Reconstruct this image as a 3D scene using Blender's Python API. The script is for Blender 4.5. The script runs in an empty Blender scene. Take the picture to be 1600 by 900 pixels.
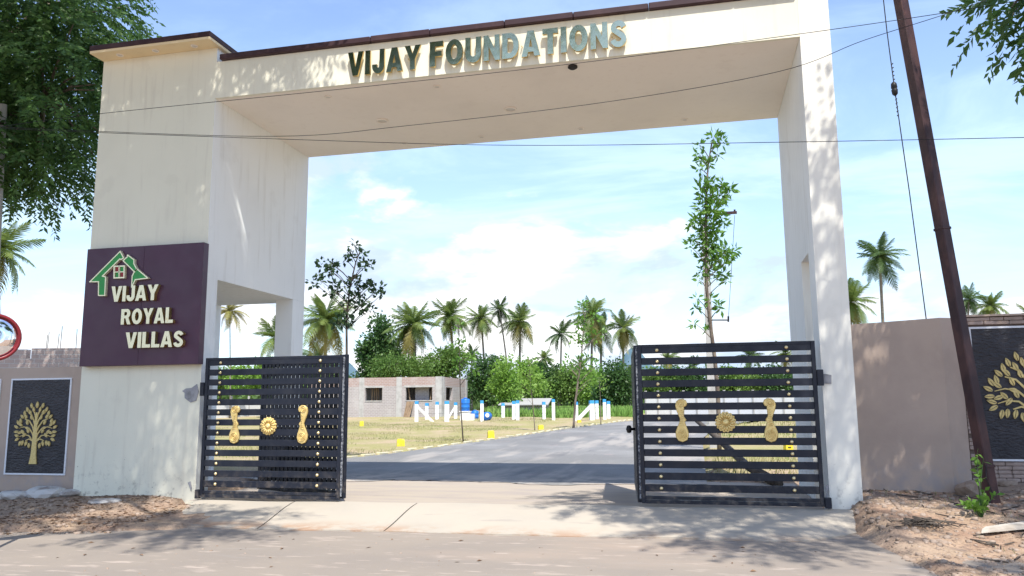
import bpy, bmesh, math, random
import numpy as np
from mathutils import Vector, Matrix
R_ = math.radians
scene = bpy.context.scene
COL = scene.collection

# ------------------------------------------------------------------ camera
SC = 1.48 / 1.55
FPX, PITCH, ROLL, YAW = 1237.5, .1474, -.0075, -.2279
CAM = np.array([10.8998 * SC, -12.3114 * SC, 1.48])
FW = np.array([math.sin(YAW) * math.cos(PITCH), math.cos(YAW) * math.cos(PITCH), math.sin(PITCH)])
_rt = np.array([math.cos(YAW), -math.sin(YAW), 0.0]); _up = np.cross(_rt, FW)
RT = _rt * math.cos(ROLL) + _up * math.sin(ROLL)
UP = _up * math.cos(ROLL) - _rt * math.sin(ROLL)
cd = bpy.data.cameras.new('camera'); cam = bpy.data.objects.new('camera', cd); COL.objects.link(cam)
cd.sensor_width = 36; cd.lens = FPX / 1600 * 36; cd.clip_start = .1; cd.clip_end = 9000
M = Matrix((( RT[0], UP[0], -FW[0], CAM[0]), (RT[1], UP[1], -FW[1], CAM[1]), (RT[2], UP[2], -FW[2], CAM[2]), (0, 0, 0, 1)))
cam.matrix_world = M
scene.camera = cam
scene.render.resolution_x, scene.render.resolution_y = 1024, 576

def ray(u, v): return FW + RT * (u - 800) / FPX - UP * (v - 450) / FPX
def at_y(u, v, y):
    d = ray(u, v); return Vector(CAM + d * ((y - CAM[1]) / d[1]))
def at_d(u, v, dist): return Vector(CAM + ray(u, v) * dist)
def at_z(u, v, z):
    d = ray(u, v); return Vector(CAM + d * ((z - CAM[2]) / d[2]))

# ------------------------------------------------------------------ light
SUN = Vector((.28, -.53, 1.0)).normalized()          # towards the sun
EL = math.asin(SUN.z); AZ = math.atan2(SUN.x, SUN.y)
sd = bpy.data.lights.new('sun', 'SUN'); sun = bpy.data.objects.new('sun', sd); COL.objects.link(sun)
sd.energy = 4.0; sd.angle = R_(.5); sd.color = (1, .955, .88)
sun.rotation_euler = (-SUN).to_track_quat('-Z', 'Y').to_euler(); sun.location = (10, -20, 40)
W = bpy.data.worlds.new('World'); scene.world = W; W.use_nodes = True
nt = W.node_tree; N = nt.nodes; L = nt.links; N.clear()
def wn(t, **k):
    n = N.new(t)
    for a, b in k.items(): setattr(n, a, b)
    return n
def wmath(op, a, b=None, c=None):
    n = wn('ShaderNodeMath', operation=op)
    for i, x in enumerate((a, b, c)):
        if x is None: continue
        if isinstance(x, (int, float)): n.inputs[i].default_value = x
        else: L.new(x, n.inputs[i])
    return n.outputs[0]
sky = wn('ShaderNodeTexSky', sky_type='NISHITA'); sky.sun_disc = False
sky.sun_elevation = EL; sky.sun_rotation = AZ; sky.air_density = 1.0; sky.dust_density = .6; sky.ozone_density = 1.2
SKYK = .16
tc = wn('ShaderNodeTexCoord')
sep = wn('ShaderNodeSeparateXYZ'); L.new(tc.outputs['Generated'], sep.inputs[0])
zz = wmath('MAXIMUM', sep.outputs[2], 0.0)
den = wmath('ADD', zz, .22)
cmb = wn('ShaderNodeCombineXYZ')
L.new(wmath('DIVIDE', sep.outputs[0], den), cmb.inputs[0]); L.new(wmath('DIVIDE', sep.outputs[1], den), cmb.inputs[1])
def wnoise(vec, scale, detail, rough, dist=0.0, off=(0, 0, 0), scl=(1, 1, 1)):
    mp = wn('ShaderNodeMapping'); mp.inputs['Location'].default_value = off; mp.inputs['Scale'].default_value = scl
    L.new(vec, mp.inputs[0])
    n = wn('ShaderNodeTexNoise'); n.inputs['Scale'].default_value = scale; n.inputs['Detail'].default_value = detail
    n.inputs['Roughness'].default_value = rough; n.inputs['Distortion'].default_value = dist
    L.new(mp.outputs[0], n.inputs['Vector']); return n.outputs['Fac']
def wramp(x, a, b, lo=0.0, hi=1.0):
    n = wn('ShaderNodeMapRange', interpolation_type='SMOOTHSTEP')
    for i, val in ((1, a), (2, b), (3, lo), (4, hi)):
        if isinstance(val, (int, float)): n.inputs[i].default_value = val
        else: L.new(val, n.inputs[i])
    L.new(x, n.inputs[0]); return n.outputs[0]
# thin high streaks, thicker towards the horizon
wisps = wnoise(cmb.outputs[0], 1.3, 7, .62, .6, (3.1, .7, 0), (1.0, 1.9, 1))
wf = wmath('MULTIPLY', wramp(wisps, .40, .66), wramp(zz, .0, .55, 1.0, .26))
# heaped clouds low down
cum = wnoise(tc.outputs['Generated'], 4.2, 9, .56, .25, (.35, .2, .4), (1, 1, 2.1))
cth = wramp(zz, .03, .40, .395, .68)
cf = wramp(cum, cth, wmath('ADD', cth, .10))
shade = wnoise(tc.outputs['Generated'], 5.0, 6, .55, .2, (.35, .2, .52), (1, 1, 2.6))
pale = wn('ShaderNodeMix', data_type='RGBA'); L.new(wramp(shade, .38, .58), pale.inputs[0])
pale.inputs[6].default_value = (.84, .84, .83, 1); pale.inputs[7].default_value = (.43, .53, .70, 1)
skys = wn('ShaderNodeMix', data_type='RGBA', blend_type='MULTIPLY'); skys.inputs[0].default_value = 1
L.new(sky.outputs[0], skys.inputs[6]); skys.inputs[7].default_value = (SKYK * .98, SKYK * .97, SKYK * 1.08, 1)
m0 = wn('ShaderNodeMix', data_type='RGBA'); L.new(wramp(zz, .0, .62, .42, .0), m0.inputs[0]); L.new(skys.outputs[2], m0.inputs[6]); m0.inputs[7].default_value = (.47, .67, .80, 1)
m1 = wn('ShaderNodeMix', data_type='RGBA'); L.new(wf, m1.inputs[0]); L.new(m0.outputs[2], m1.inputs[6]); m1.inputs[7].default_value = (.54, .70, .80, 1)
m2 = wn('ShaderNodeMix', data_type='RGBA'); L.new(cf, m2.inputs[0]); L.new(m1.outputs[2], m2.inputs[6]); L.new(pale.outputs[2], m2.inputs[7])
bg = wn('ShaderNodeBackground'); bg.inputs[1].default_value = 1.0; L.new(m2.outputs[2], bg.inputs[0])
wo = wn('ShaderNodeOutputWorld'); L.new(bg.outputs[0], wo.inputs[0])
scene.view_settings.view_transform = 'Standard'; scene.view_settings.look = 'None'
scene.view_settings.exposure = 0.78; scene.view_settings.gamma = 1.0
scene.cycles.max_bounces = 10; scene.cycles.diffuse_bounces = 8; scene.cycles.transparent_max_bounces = 8

# ------------------------------------------------------------------ materials
def lin(r, g, b): return tuple(((c / 255) / 12.92 if c / 255 <= .04045 else ((c / 255 + .055) / 1.055) ** 2.4) for c in (r, g, b))
class Mat:
    def __init__(s, name, col, rough=.8, metal=0.0, spec=.3):
        s.m = bpy.data.materials.new(name); s.m.use_nodes = True
        s.t = s.m.node_tree; s.b = s.t.nodes['Principled BSDF']
        s.b.inputs['Base Color'].default_value = (*col, 1); s.b.inputs['Roughness'].default_value = rough
        s.b.inputs['Metallic'].default_value = metal; s.b.inputs['Specular IOR Level'].default_value = spec
        s.col = None; s.base = col; s.nrm = None; s.pos = None
    def node(s, t, **k):
        n = s.t.nodes.new(t)
        for a, b in k.items(): setattr(n, a, b)
        return n
    def geo(s):
        if s.pos is None: s.pos = s.node('ShaderNodeNewGeometry').outputs['Position']
        return s.pos
    def objc(s): return s.node('ShaderNodeTexCoord').outputs['Object']
    def noise(s, scale, detail=5, rough=.55, vec=None, scl=(1, 1, 1), dist=0.0):
        mp = s.node('ShaderNodeMapping'); mp.inputs['Scale'].default_value = scl; s.t.links.new(vec if vec is not None else s.geo(), mp.inputs[0])
        n = s.node('ShaderNodeTexNoise'); n.inputs['Scale'].default_value = scale; n.inputs['Detail'].default_value = detail
        n.inputs['Roughness'].default_value = rough; n.inputs['Distortion'].default_value = dist
        s.t.links.new(mp.outputs[0], n.inputs['Vector']); return n.outputs['Fac']
    def ramp(s, x, a, b, lo=0.0, hi=1.0):
        n = s.node('ShaderNodeMapRange', interpolation_type='SMOOTHSTEP')
        for i, v in ((1, a), (2, b), (3, lo), (4, hi)): n.inputs[i].default_value = v
        s.t.links.new(x, n.inputs[0]); return n.outputs[0]
    def mul(s, a, b):
        n = s.node('ShaderNodeMath', operation='MULTIPLY'); s.t.links.new(a, n.inputs[0])
        if isinstance(b, (int, float)): n.inputs[1].default_value = b
        else: s.t.links.new(b, n.inputs[1])
        return n.outputs[0]
    def mix(s, fac, col2, mode='MIX'):
        n = s.node('ShaderNodeMix', data_type='RGBA', blend_type=mode)
        s.t.links.new(fac, n.inputs[0])
        if s.col is None: n.inputs[6].default_value = (*s.base, 1)
        else: s.t.links.new(s.col, n.inputs[6])
        if isinstance(col2, tuple): n.inputs[7].default_value = (*col2, 1)
        else: s.t.links.new(col2, n.inputs[7])
        s.col = n.outputs[2]; s.t.links.new(s.col, s.b.inputs['Base Color']); return s
    def vary(s, scale, col2, a=.35, b=.7, amt=1.0, **k):
        return s.mix(s.ramp(s.noise(scale, **k), a, b, 0, amt), col2)
    def bump(s, scale, strength=.3, dist=.01, detail=5, **k):
        n = s.node('ShaderNodeBump'); n.inputs['Strength'].default_value = strength; n.inputs['Distance'].default_value = dist
        s.t.links.new(s.noise(scale, detail=detail, **k), n.inputs['Height'])
        if s.nrm: s.t.links.new(s.nrm, n.inputs['Normal'])
        s.nrm = n.outputs[0]; s.t.links.new(s.nrm, s.b.inputs['Normal']); return s
    def roughvar(s, scale, a, b):
        s.t.links.new(s.ramp(s.noise(scale), .3, .7, a, b), s.b.inputs['Roughness']); return s
    def leaf(s, trans=.45):
        # thin leaf: light comes through
        tr = s.node('ShaderNodeBsdfTranslucent')
        if s.col is not None: s.t.links.new(s.col, tr.inputs[0])
        else: tr.inputs[0].default_value = (*s.base, 1)
        mx = s.node('ShaderNodeMixShader'); mx.inputs[0].default_value = trans
        out = [n for n in s.t.nodes if n.type == 'OUTPUT_MATERIAL'][0]
        s.t.links.new(s.b.outputs[0], mx.inputs[1]); s.t.links.new(tr.outputs[0], mx.inputs[2]); s.t.links.new(mx.outputs[0], out.inputs[0])
        return s
    def zmask(s, a, b, axis=2):
        sp = s.node('ShaderNodeSeparateXYZ'); s.t.links.new(s.geo(), sp.inputs[0]); return s.ramp(sp.outputs[axis], a, b)

def plaster(name, col, dirt):
    m = Mat(name, col, .75, spec=.2)
    m.vary(.7, tuple(c * .93 for c in col), .4, .7, .8)
    m.vary(2.2, dirt, .52, .76, .5, scl=(4, 4, .35)); m.vary(1.6, tuple(c * .88 for c in dirt), .60, .68, .14)                                    # rain streaks
    m.mix(m.mul(m.ramp(m.noise(7, 6, .65), .52, .72), m.zmask(.75, .0)), tuple(c * .62 for c in dirt))   # splash marks near the ground
    m.mix(m.mul(m.ramp(m.noise(25, 3), .66, .74), m.zmask(1.6, .2)), tuple(c * .5 for c in dirt))
    m.bump(60, .15, .004).bump(4, .12, .03)
    return m.m
M_cream = plaster('cream_plaster', (.79, .765, .62), (.62, .58, .47))
M_white = plaster('white_plaster', (.84, .86, .85), (.66, .66, .63))
M_eave = plaster('yellow_cream_paint', (.86, .70, .44), (.74, .58, .36))
M_offwhite = plaster('off_white_plaster', (.84, .82, .73), (.64, .61, .53))
M_soffit = plaster('soffit_paint', (.89, .82, .73), (.82, .74, .65))
_m = Mat('maroon_coping', (.045, .022, .026), .55); _m.vary(3, (.09, .05, .05), .4, .7, .6); M_coping = _m.bump(30, .2, .005).m
_m = Mat('grey_cement', (.33, .33, .34), .9); _m.vary(9, (.22, .22, .22), .4, .7); M_cement = _m.bump(40, .5, .01).m
_m = Mat('black_gate_paint', (.007, .010, .020), .45, spec=.4); _m.vary(5, (.022, .024, .032), .45, .75, .7); _m.vary(60, (.08, .08, .085), .66, .74, .5); _m.mix(_m.mul(_m.ramp(_m.noise(9, 6), .45, .7), _m.zmask(.6, .05)), (.10, .085, .075)); _m.roughvar(7, .35, .6); M_gate = _m.bump(12, .06, .01).m
_m = Mat('worn_gate_paint', (.30, .31, .33), .6); _m.vary(30, (.03, .035, .05), .35, .6); M_gateworn = _m.m
_m = Mat('gold_paint', (.80, .60, .24), .38, .45, .5); _m.vary(20, (.60, .40, .12), .45, .7, .7); M_gold = _m.bump(60, .5, .008).m
_m = Mat('gold_stud', (.85, .68, .36), .3, .7, .5); M_stud = _m.m
_m = Mat('mural_gold', (.72, .57, .24), .55, .1, .4); _m.vary(40, (.52, .38, .11), .4, .7, .6); M_mgold = _m.bump(60, .3, .004).m
_m = Mat('mural_black', (.022, .021, .026), .42, spec=.45); _m.vary(6, (.045, .042, .048), .4, .7, .7); M_mblack = _m.bump(14, .8, .03, scl=(1, 1, 2.2)).bump(45, .4, .008).m
_m = Mat('mural_white', (.76, .77, .80), .6); _m.vary(14, (.5, .5, .52), .55, .75, .6); M_mwhite = _m.m
_m = Mat('brown_wall_paint', (.49, .385, .31), .85); _m.vary(1.4, (.41, .32, .26), .35, .7, .8); _m.vary(5, (.55, .45, .37), .6, .8, .4, scl=(1, 1, .4)); _m.mix(_m.mul(_m.ramp(_m.noise(5, 6), .4, .65), _m.zmask(.9, .2)), (.40, .34, .31)); M_brown = _m.bump(25, .25, .006).bump(3, .2, .03).m
_m = Mat('brown_stone', (.40, .31, .265), .85); _m.vary(6, (.30, .23, .19), .4, .7, .9); M_bstone = _m.bump(22, .6, .012).m
_m = Mat('stone_joint', (.16, .12, .10), .95); M_joint = _m.m
_m = Mat('purple_board', (.060, .019, .043), .40, spec=.45); _m.vary(1.3, (.075, .024, .055), .4, .75, .8); M_purple = _m.roughvar(3, .32, .5).m
_m = Mat('mirror_steel_letter', (.58, .56, .37), .14, 1.0); _m.vary(9, (.52, .44, .19), .5, .8, .8); M_letter = _m.bump(7, .10, .02).m
_m = Mat('gold_letter_edge', (.62, .44, .16), .35, .8); M_edge = _m.m
_m = Mat('cream_letter', (.88, .83, .56), .32, .35, .6); _m.vary(6, (.78, .62, .28), .62, .78, .7); M_cletter = _m.m
_m = Mat('sign_green', (.035, .33, .075), .4); _m.vary(10, (.05, .26, .07), .4, .7, .7); M_green = _m.m
_m = Mat('sign_red', (.30, .03, .035), .4); M_red = _m.m
_m = Mat('rust_brown_steel', (.042, .023, .025), .5, .2); _m.vary(4, (.095, .047, .042), .42, .7, .8, scl=(1, 1, .5)); _m.vary(2.2, (.30, .13, .09), .62, .75, .7, scl=(1, 1, .4)); M_pole = _m.bump(30, .3, .006).m
_m = Mat('concrete', (.44, .43, .41), .9); _m.vary(3, (.34, .33, .31), .4, .7); M_conc = _m.bump(20, .4, .01).m
_m = Mat('wire_black', (.012, .012, .013), .5); M_wire = _m.m
_m = Mat('white_post_paint', (.78, .78, .77), .7); _m.vary(5, (.6, .58, .54), .55, .8, .6); M_postw = _m.m
_m = Mat('blue_post_paint', (.05, .30, .62), .6); M_postb = _m.m
_m = Mat('blue_plastic', (.012, .13, .50), .35, spec=.5); _m.vary(3, (.02, .18, .55), .4, .7); M_drum = _m.m
_m = Mat('yellow_paint', (.74, .58, .04), .7); _m.vary(8, (.55, .42, .06), .45, .7, .8); _m.vary(14, (.45, .42, .36), .62, .7, .9); M_yellow = _m.m
_m = Mat('bark_pale', (.23, .19, .15), .9); _m.vary(6, (.13, .10, .08), .4, .65, 1, scl=(1, 1, .3)); M_bark = _m.bump(14, .6, .02).m
_m = Mat('bark_palm', (.27, .24, .20), .9); _m.vary(3, (.17, .15, .12), .4, .65, 1, scl=(.3, .3, 4)); M_pbark = _m.bump(9, .5, .02, scl=(.2, .2, 3)).m
_m = Mat('bark_dark', (.07, .055, .045), .9); _m.vary(6, (.12, .10, .08), .4, .65, 1, scl=(1, 1, .3)); M_dbark = _m.m
def leafmat(name, c1, c2, tr=.4, scale=2.0, rough=.45):
    m = Mat(name, c1, rough, spec=.35); m.vary(scale, c2, .35, .65); m.vary(scale * 9, tuple(x * 1.35 for x in c2), .55, .75, .6); return m.leaf(tr).m
M_neem = leafmat('feathery_leaf', (.055, .12, .035), (.10, .20, .05), .45, 1.2)
M_sap = leafmat('young_leaf', (.095, .22, .032), (.17, .32, .05), .45, 3)
M_sapdark = leafmat('dark_round_leaf', (.026, .055, .026), (.04, .08, .03), .3, 3)
M_bush1 = leafmat('bush_leaf', (.10, .19, .04), (.16, .26, .055), .4, .5)
M_bush2 = leafmat('dense_leaf', (.042, .10, .028), (.07, .145, .038), .35, .6)
M_bush3 = leafmat('bright_leaf', (.16, .31, .04), (.23, .38, .07), .45, .5)
M_belt = leafmat('far_leaf', (.08, .15, .045), (.13, .21, .06), .35, .12)
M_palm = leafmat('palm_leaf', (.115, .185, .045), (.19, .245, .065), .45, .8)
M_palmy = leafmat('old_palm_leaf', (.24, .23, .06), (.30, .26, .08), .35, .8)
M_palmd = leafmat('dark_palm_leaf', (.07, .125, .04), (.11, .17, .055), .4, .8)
_m = Mat('dry_grass', (.35, .31, .15), .9); _m.vary(.6, (.24, .29, .10), .4, .65); M_grass = _m.leaf(.3).m
_m = Mat('green_grass', (.18, .33, .07), .9); _m.vary(.5, (.25, .38, .10), .4, .65); M_ggrass = _m.leaf(.3).m
_m = Mat('window_dark', (.03, .028, .026), .8); M_dark = _m.m
_m = Mat('prop_wood', (.27, .19, .12), .85); _m.vary(8, (.16, .11, .07), .4, .7, 1, scl=(1, 1, .2)); M_wood = _m.m
_m = Mat('pale_wood', (.55, .50, .43), .85); _m.vary(8, (.36, .31, .25), .4, .7, 1, scl=(.3, 1, 1)); M_pwood = _m.bump(20, .5, .01).m
_m = Mat('rubble', (.36, .28, .22), .9); _m.vary(7, (.24, .17, .12), .4, .7); M_rock = _m.bump(16, .8, .02).m
_m = Mat('whitewashed_rock', (.55, .53, .50), .9); _m.vary(5, (.30, .26, .23), .45, .65); M_wrock = _m.bump(12, .7, .02).m
_m = Mat('shed_roof', (.36, .35, .33), .7); M_shed = _m.m
_m = Mat('compound_wall', (.66, .66, .65), .8); _m.vary(.8, (.5, .5, .48), .5, .8, .7); M_cwall = _m.m
_m = Mat('lamp_glass', (.62, .58, .52), .3); M_lamp = _m.m
_m = Mat('mirror_glass', (.9, .9, .92), .03, 1.0); M_mirror = _m.m
_m = Mat('mirror_rim', (.22, .02, .025), .4); M_rim = _m.m
_m = Mat('dead_leaf', (.16, .09, .05), .9); _m.vary(3, (.26, .16, .09), .4, .65); M_dead = _m.m

def brickmat(name, c1, c2, mortar, sx, sy):
    m = Mat(name, c1, .9)
    tcn = m.node('ShaderNodeTexCoord'); sp = m.node('ShaderNodeSeparateXYZ'); m.t.links.new(tcn.outputs['Object'], sp.inputs[0])
    ad = m.node('ShaderNodeMath', operation='ADD'); m.t.links.new(sp.outputs[0], ad.inputs[0]); m.t.links.new(sp.outputs[1], ad.inputs[1])
    cb = m.node('ShaderNodeCombineXYZ'); m.t.links.new(ad.outputs[0], cb.inputs[0]); m.t.links.new(sp.outputs[2], cb.inputs[1])
    b = m.node('ShaderNodeTexBrick'); m.t.links.new(cb.outputs[0], b.inputs['Vector'])
    b.inputs['Color1'].default_value = (*c1, 1); b.inputs['Color2'].default_value = (*c2, 1); b.inputs['Mortar'].default_value = (*mortar, 1)
    b.inputs['Scale'].default_value = 1; b.inputs['Brick Width'].default_value = sx; b.inputs['Row Height'].default_value = sy
    b.inputs['Mortar Size'].default_value = .012; b.inputs['Bias'].default_value = -.1
    m.col = b.outputs[0]; m.t.links.new(m.col, m.b.inputs['Base Color'])
    m.vary(.9, mortar, .5, .75, .55); m.vary(8, (.2, .15, .13), .6, .8, .4)
    bp = m.node('ShaderNodeBump'); bp.inputs['Strength'].default_value = .7; bp.inputs['Distance'].default_value = .02; bp.invert = True
    m.t.links.new(b.outputs['Fac'], bp.inputs['Height']); m.t.links.new(bp.outputs[0], m.b.inputs['Normal'])
    return m
M_brickgrey = brickmat('grey_brick', (.38, .34, .33), (.33, .295, .285), (.50, .48, .46), .28, .12).m
M_brickred = brickmat('red_brick', (.38, .27, .235), (.34, .24, .21), (.50, .46, .44), .28, .12).m
M_brickpale = brickmat('pale_brick', (.55, .44, .39), (.48, .38, .34), (.60, .56, .52), .30, .13).m

# road and ground
_m = Mat('dusty_asphalt', (.285, .242, .198), .95, spec=.15)
_m.vary(.5, (.25, .215, .182), .35, .65); _m.vary(.28, (.40, .305, .235), .5, .72, .8, scl=(.5, 1.4, 1)); _m.vary(90, (.27, .25, .23), .5, .7, .7)
_m.vary(3.5, (.44, .365, .31), .56, .72, .7, scl=(.7, 2.2, 1)); _m.vary(2.0, (.30, .28, .26), .6, .75, .35, scl=(.5, 2.5, 1))
_m.mix(_m.ramp(_m.noise(45, 2), .75, .80), (.50, .45, .39)); M_road = _m.bump(120, .5, .006).bump(7, .2, .02).m
_m = Mat('inner_asphalt', (.19, .186, .178), .9, spec=.25); _m.vary(.35, (.26, .255, .245), .4, .7); _m.vary(1.2, (.30, .25, .235), .58, .75, .6, scl=(1, .5, 1)); _m.vary(100, (.09, .09, .095), .5, .7, .7); _m.vary(.55, (.34, .31, .275), .50, .64, .75, scl=(1.6, .25, 1)); _m.mix(_m.mul(_m.ramp(_m.noise(1.6, 6, .65), .42, .58), _m.zmask(6.2, 3.2, 1)), (.40, .35, .30)); _m.vary(.9, (.12, .12, .125), .58, .68, .5, scl=(1.5, .3, 1)); M_asph = _m.bump(110, .4, .006).m
_m = Mat('apron_concrete', (.43, .38, .31), .9, spec=.2); _m.vary(.8, (.40, .36, .30), .4, .7); _m.vary(5, (.46, .40, .34), .58, .78, .6); _m.vary(60, (.42, .38, .33), .6, .75, .5)
_m.mix(_m.mul(_m.ramp(_m.noise(2.2, 6, .65), .40, .62), _m.zmask(-1.25, -1.95, 1)), (.36, .23, .15)); _m.vary(1.1, (.30, .27, .24), .60, .70, .5, scl=(1, 3, 1)); M_apron = _m.bump(50, .4, .006).bump(3, .25, .02).m
_m = Mat('sandy_concrete', (.39, .335, .27), .95, spec=.15); _m.vary(1.5, (.34, .295, .26), .4, .7, scl=(.5, 2, 1)); _m.vary(40, (.36, .31, .27), .55, .75, .6); M_sand = _m.bump(50, .5, .008).m
_m = Mat('soil', (.37, .27, .185), .97, spec=.1)
_m.vary(1.3, (.30, .195, .135), .35, .65); _m.vary(5, (.47, .33, .23), .5, .72, .8); _m.vary(22, (.15, .10, .075), .54, .66, .85); _m.vary(2.4, (.17, .13, .11), .56, .68, .75); _m.vary(60, (.52, .40, .31), .62, .70, .8)
_m.vary(.35, (.37, .30, .24), .45, .7, .6)
_gr = _m.ramp(_m.noise(.45, 6, .6), .36, .6)
_f = _m.mul(_m.zmask(4.0, 7.5, 1), 1.0)
_gm = _m.node('ShaderNodeMix', data_type='RGBA'); _m.t.links.new(_gr, _gm.inputs[0]); _gm.inputs[6].default_value = (.40, .31, .205, 1); _gm.inputs[7].default_value = (.31, .28, .125, 1)
_m.mix(_f, _gm.outputs[2]); _m.mix(_m.mul(_m.ramp(_m.noise(6, 5), .6, .72), _f), (.47, .38, .26))
_m.mix(_m.mul(_m.ramp(_m.noise(14, 5), .5, .7), _f), (.22, .22, .09)); M_soil = _m.bump(30, .7, .03).bump(8, .5, .05).m
_m = Mat('kerb_stone', (.50, .46, .34), .9); _m.vary(6, (.62, .55, .28), .45, .7); M_kerb = _m.bump(25, .5, .01).m
_m = Mat('hill', (.12, .18, .22), .95, spec=0); _m.vary(.02, (.09, .15, .18), .4, .65); M_hill = _m.m  # distance haze is put into the colour as a blue tint

# ------------------------------------------------------------------ mesh helpers
def link(o, parent=None):
    COL.objects.link(o)
    if parent: o.parent = parent
    return o
class MB:
    def __init__(s): s.v = []; s.f = []; s.mi = []
    def add(s, vs, fs, mi=0):
        o = len(s.v); s.v += [tuple(v) for v in vs]; s.f += [tuple(i + o for i in f) for f in fs]; s.mi += [mi] * len(fs); return s
    def box(s, x0, x1, y0, y1, z0, z1, mi=0, bev=0.0, xf=None):
        if bev <= 0:
            vs = [(x, y, z) for z in (z0, z1) for y in (y0, y1) for x in (x0, x1)]
            fs = [(0, 2, 3, 1), (4, 5, 7, 6), (0, 1, 5, 4), (2, 6, 7, 3), (0, 4, 6, 2), (1, 3, 7, 5)]
        else:
            bm = bmesh.new(); bmesh.ops.create_cube(bm, size=1)
            for v in bm.verts: v.co = ((x0 + x1) / 2 + v.co.x * (x1 - x0), (y0 + y1) / 2 + v.co.y * (y1 - y0), (z0 + z1) / 2 + v.co.z * (z1 - z0))
            bmesh.ops.bevel(bm, geom=bm.edges[:], offset=bev, segments=1, affect='EDGES')
            bm.verts.index_update(); vs = [tuple(v.co) for v in bm.verts]; fs = [tuple(v.index for v in f.verts) for f in bm.faces]; bm.free()
        if xf is not None: vs = [tuple(xf @ Vector(v)) for v in vs]
        return s.add(vs, fs, mi)
    def tube(s, pts, rad, n=6, mi=0, cap=True):
        pts = [Vector(p) for p in pts]
        if not hasattr(rad, '__len__'): rad = [rad] * len(pts)
        vs, fs = [], []; prev = None
        for i, p in enumerate(pts):
            d = (pts[min(i + 1, len(pts) - 1)] - pts[max(i - 1, 0)]).normalized()
            if prev is None: a = d.orthogonal().normalized()
            else: a = (prev - d * prev.dot(d)).normalized()
            prev = a; b = d.cross(a)
            for k in range(n):
                t = 2 * math.pi * k / n; vs.append(p + (a * math.cos(t) + b * math.sin(t)) * rad[i])
        for i in range(len(pts) - 1):
            for k in range(n):
                k2 = (k + 1) % n; fs.append((i * n + k, i * n + k2, (i + 1) * n + k2, (i + 1) * n + k))
        if cap: fs.append(tuple(range(n - 1, -1, -1))); fs.append(tuple((len(pts) - 1) * n + k for k in range(n)))
        return s.add(vs, fs, mi)
    def lathe(s, prof, n=16, mi=0, xf=None):
        vs, fs = [], []
        for r, z in prof:
            for k in range(n): t = 2 * math.pi * k / n; vs.append(Vector((r * math.cos(t), r * math.sin(t), z)))
        for i in range(len(prof) - 1):
            for k in range(n): k2 = (k + 1) % n; fs.append((i * n + k, i * n + k2, (i + 1) * n + k2, (i + 1) * n + k))
        fs.append(tuple(range(n - 1, -1, -1))); fs.append(tuple((len(prof) - 1) * n + k for k in range(n)))
        if xf is not None: vs = [xf @ v for v in vs]
        return s.add(vs, fs, mi)
    def mesh(s, name, mats, smooth=False):
        me = bpy.data.meshes.new(name); me.from_pydata(s.v, [], s.f)
        for m in (mats if isinstance(mats, (list, tuple)) else [mats]): me.materials.append(m)
        if any(s.mi): me.polygons.foreach_set('material_index', s.mi)
        if smooth: me.polygons.foreach_set('use_smooth', [True] * len(me.polygons))
        me.update(); return me
    def build(s, name, mats, parent=None, smooth=False, loc=(0, 0, 0), rot=(0, 0, 0)):
        o = bpy.data.objects.new(name, s.mesh(name, mats, smooth)); o.location = loc; o.rotation_euler = rot
        return link(o, parent)
def tag(o, label=None, cat=None, group=None, kind=None):
    for k, v in (('label', label), ('category', cat), ('group', group), ('kind', kind)):
        if v: o[k] = v
    return o
def thing(name, label, cat, loc=(0, 0, 0), rot=(0, 0, 0), group=None):
    o = bpy.data.objects.new(name, None); o.location = loc; o.rotation_euler = rot; o.empty_display_size = .2
    return tag(link(o), label, cat, group)
def inst(name, me, parent, loc=(0, 0, 0), rot=(0, 0, 0), scale=(1, 1, 1)):
    o = bpy.data.objects.new(name, me); o.location = loc; o.rotation_euler = rot; o.scale = scale; return link(o, parent)
def plate_mesh(name, polys, depth, mats, bevel=0.0):
    """2D outlines (first outer, others holes or islands) filled and given thickness; drawn in XZ, front towards -Y"""
    cu = bpy.data.curves.new('outline', 'CURVE'); cu.dimensions = '2D'; cu.fill_mode = 'BOTH'; cu.extrude = depth / 2; cu.bevel_depth = bevel; cu.bevel_resolution = 0
    for p in polys:
        sp = cu.splines.new('POLY'); sp.points.add(len(p) - 1); sp.use_cyclic_u = True
        for q, (x, y) in zip(sp.points, p): q.co = (x, y, 0, 1)
    o = bpy.data.objects.new('outline', cu); COL.objects.link(o)
    dg = bpy.context.evaluated_depsgraph_get(); me = bpy.data.meshes.new_from_object(o.evaluated_get(dg)); me.name = name
    bpy.data.objects.remove(o); bpy.data.curves.remove(cu)
    me.transform(Matrix.Rotation(math.pi / 2, 4, 'X'))
    me.materials.clear(); ml = mats if isinstance(mats, (list, tuple)) else [mats]
    for m in ml: me.materials.append(m)
    for p in me.polygons: p.material_index = 0 if (len(ml) == 1 or abs(p.normal.y) > .7) else 1
    return me
def stroke(pts, w):
    """outline polygon of a thick 2D polyline"""
    n = len(pts); ws = w if hasattr(w, '__len__') else [w] * n; Lp, Rp = [], []
    for i in range(n):
        a = np.array(pts[max(i - 1, 0)], float); b = np.array(pts[i], float); c = np.array(pts[min(i + 1, n - 1)], float)
        d1 = (b - a) / (np.linalg.norm(b - a) or 1); d2 = (c - b) / (np.linalg.norm(c - b) or 1)
        if i == 0: d1 = d2
        if i == n - 1: d2 = d1
        t = d1 + d2; t = t / (np.linalg.norm(t) or 1); nn = np.array([-t[1], t[0]]); k = ws[i] / 2 / max(.5, abs(nn @ np.array([-d1[1], d1[0]])))
        Lp.append(tuple(b + nn * k)); Rp.append(tuple(b - nn * k))
    return Lp + Rp[::-1]
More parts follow.
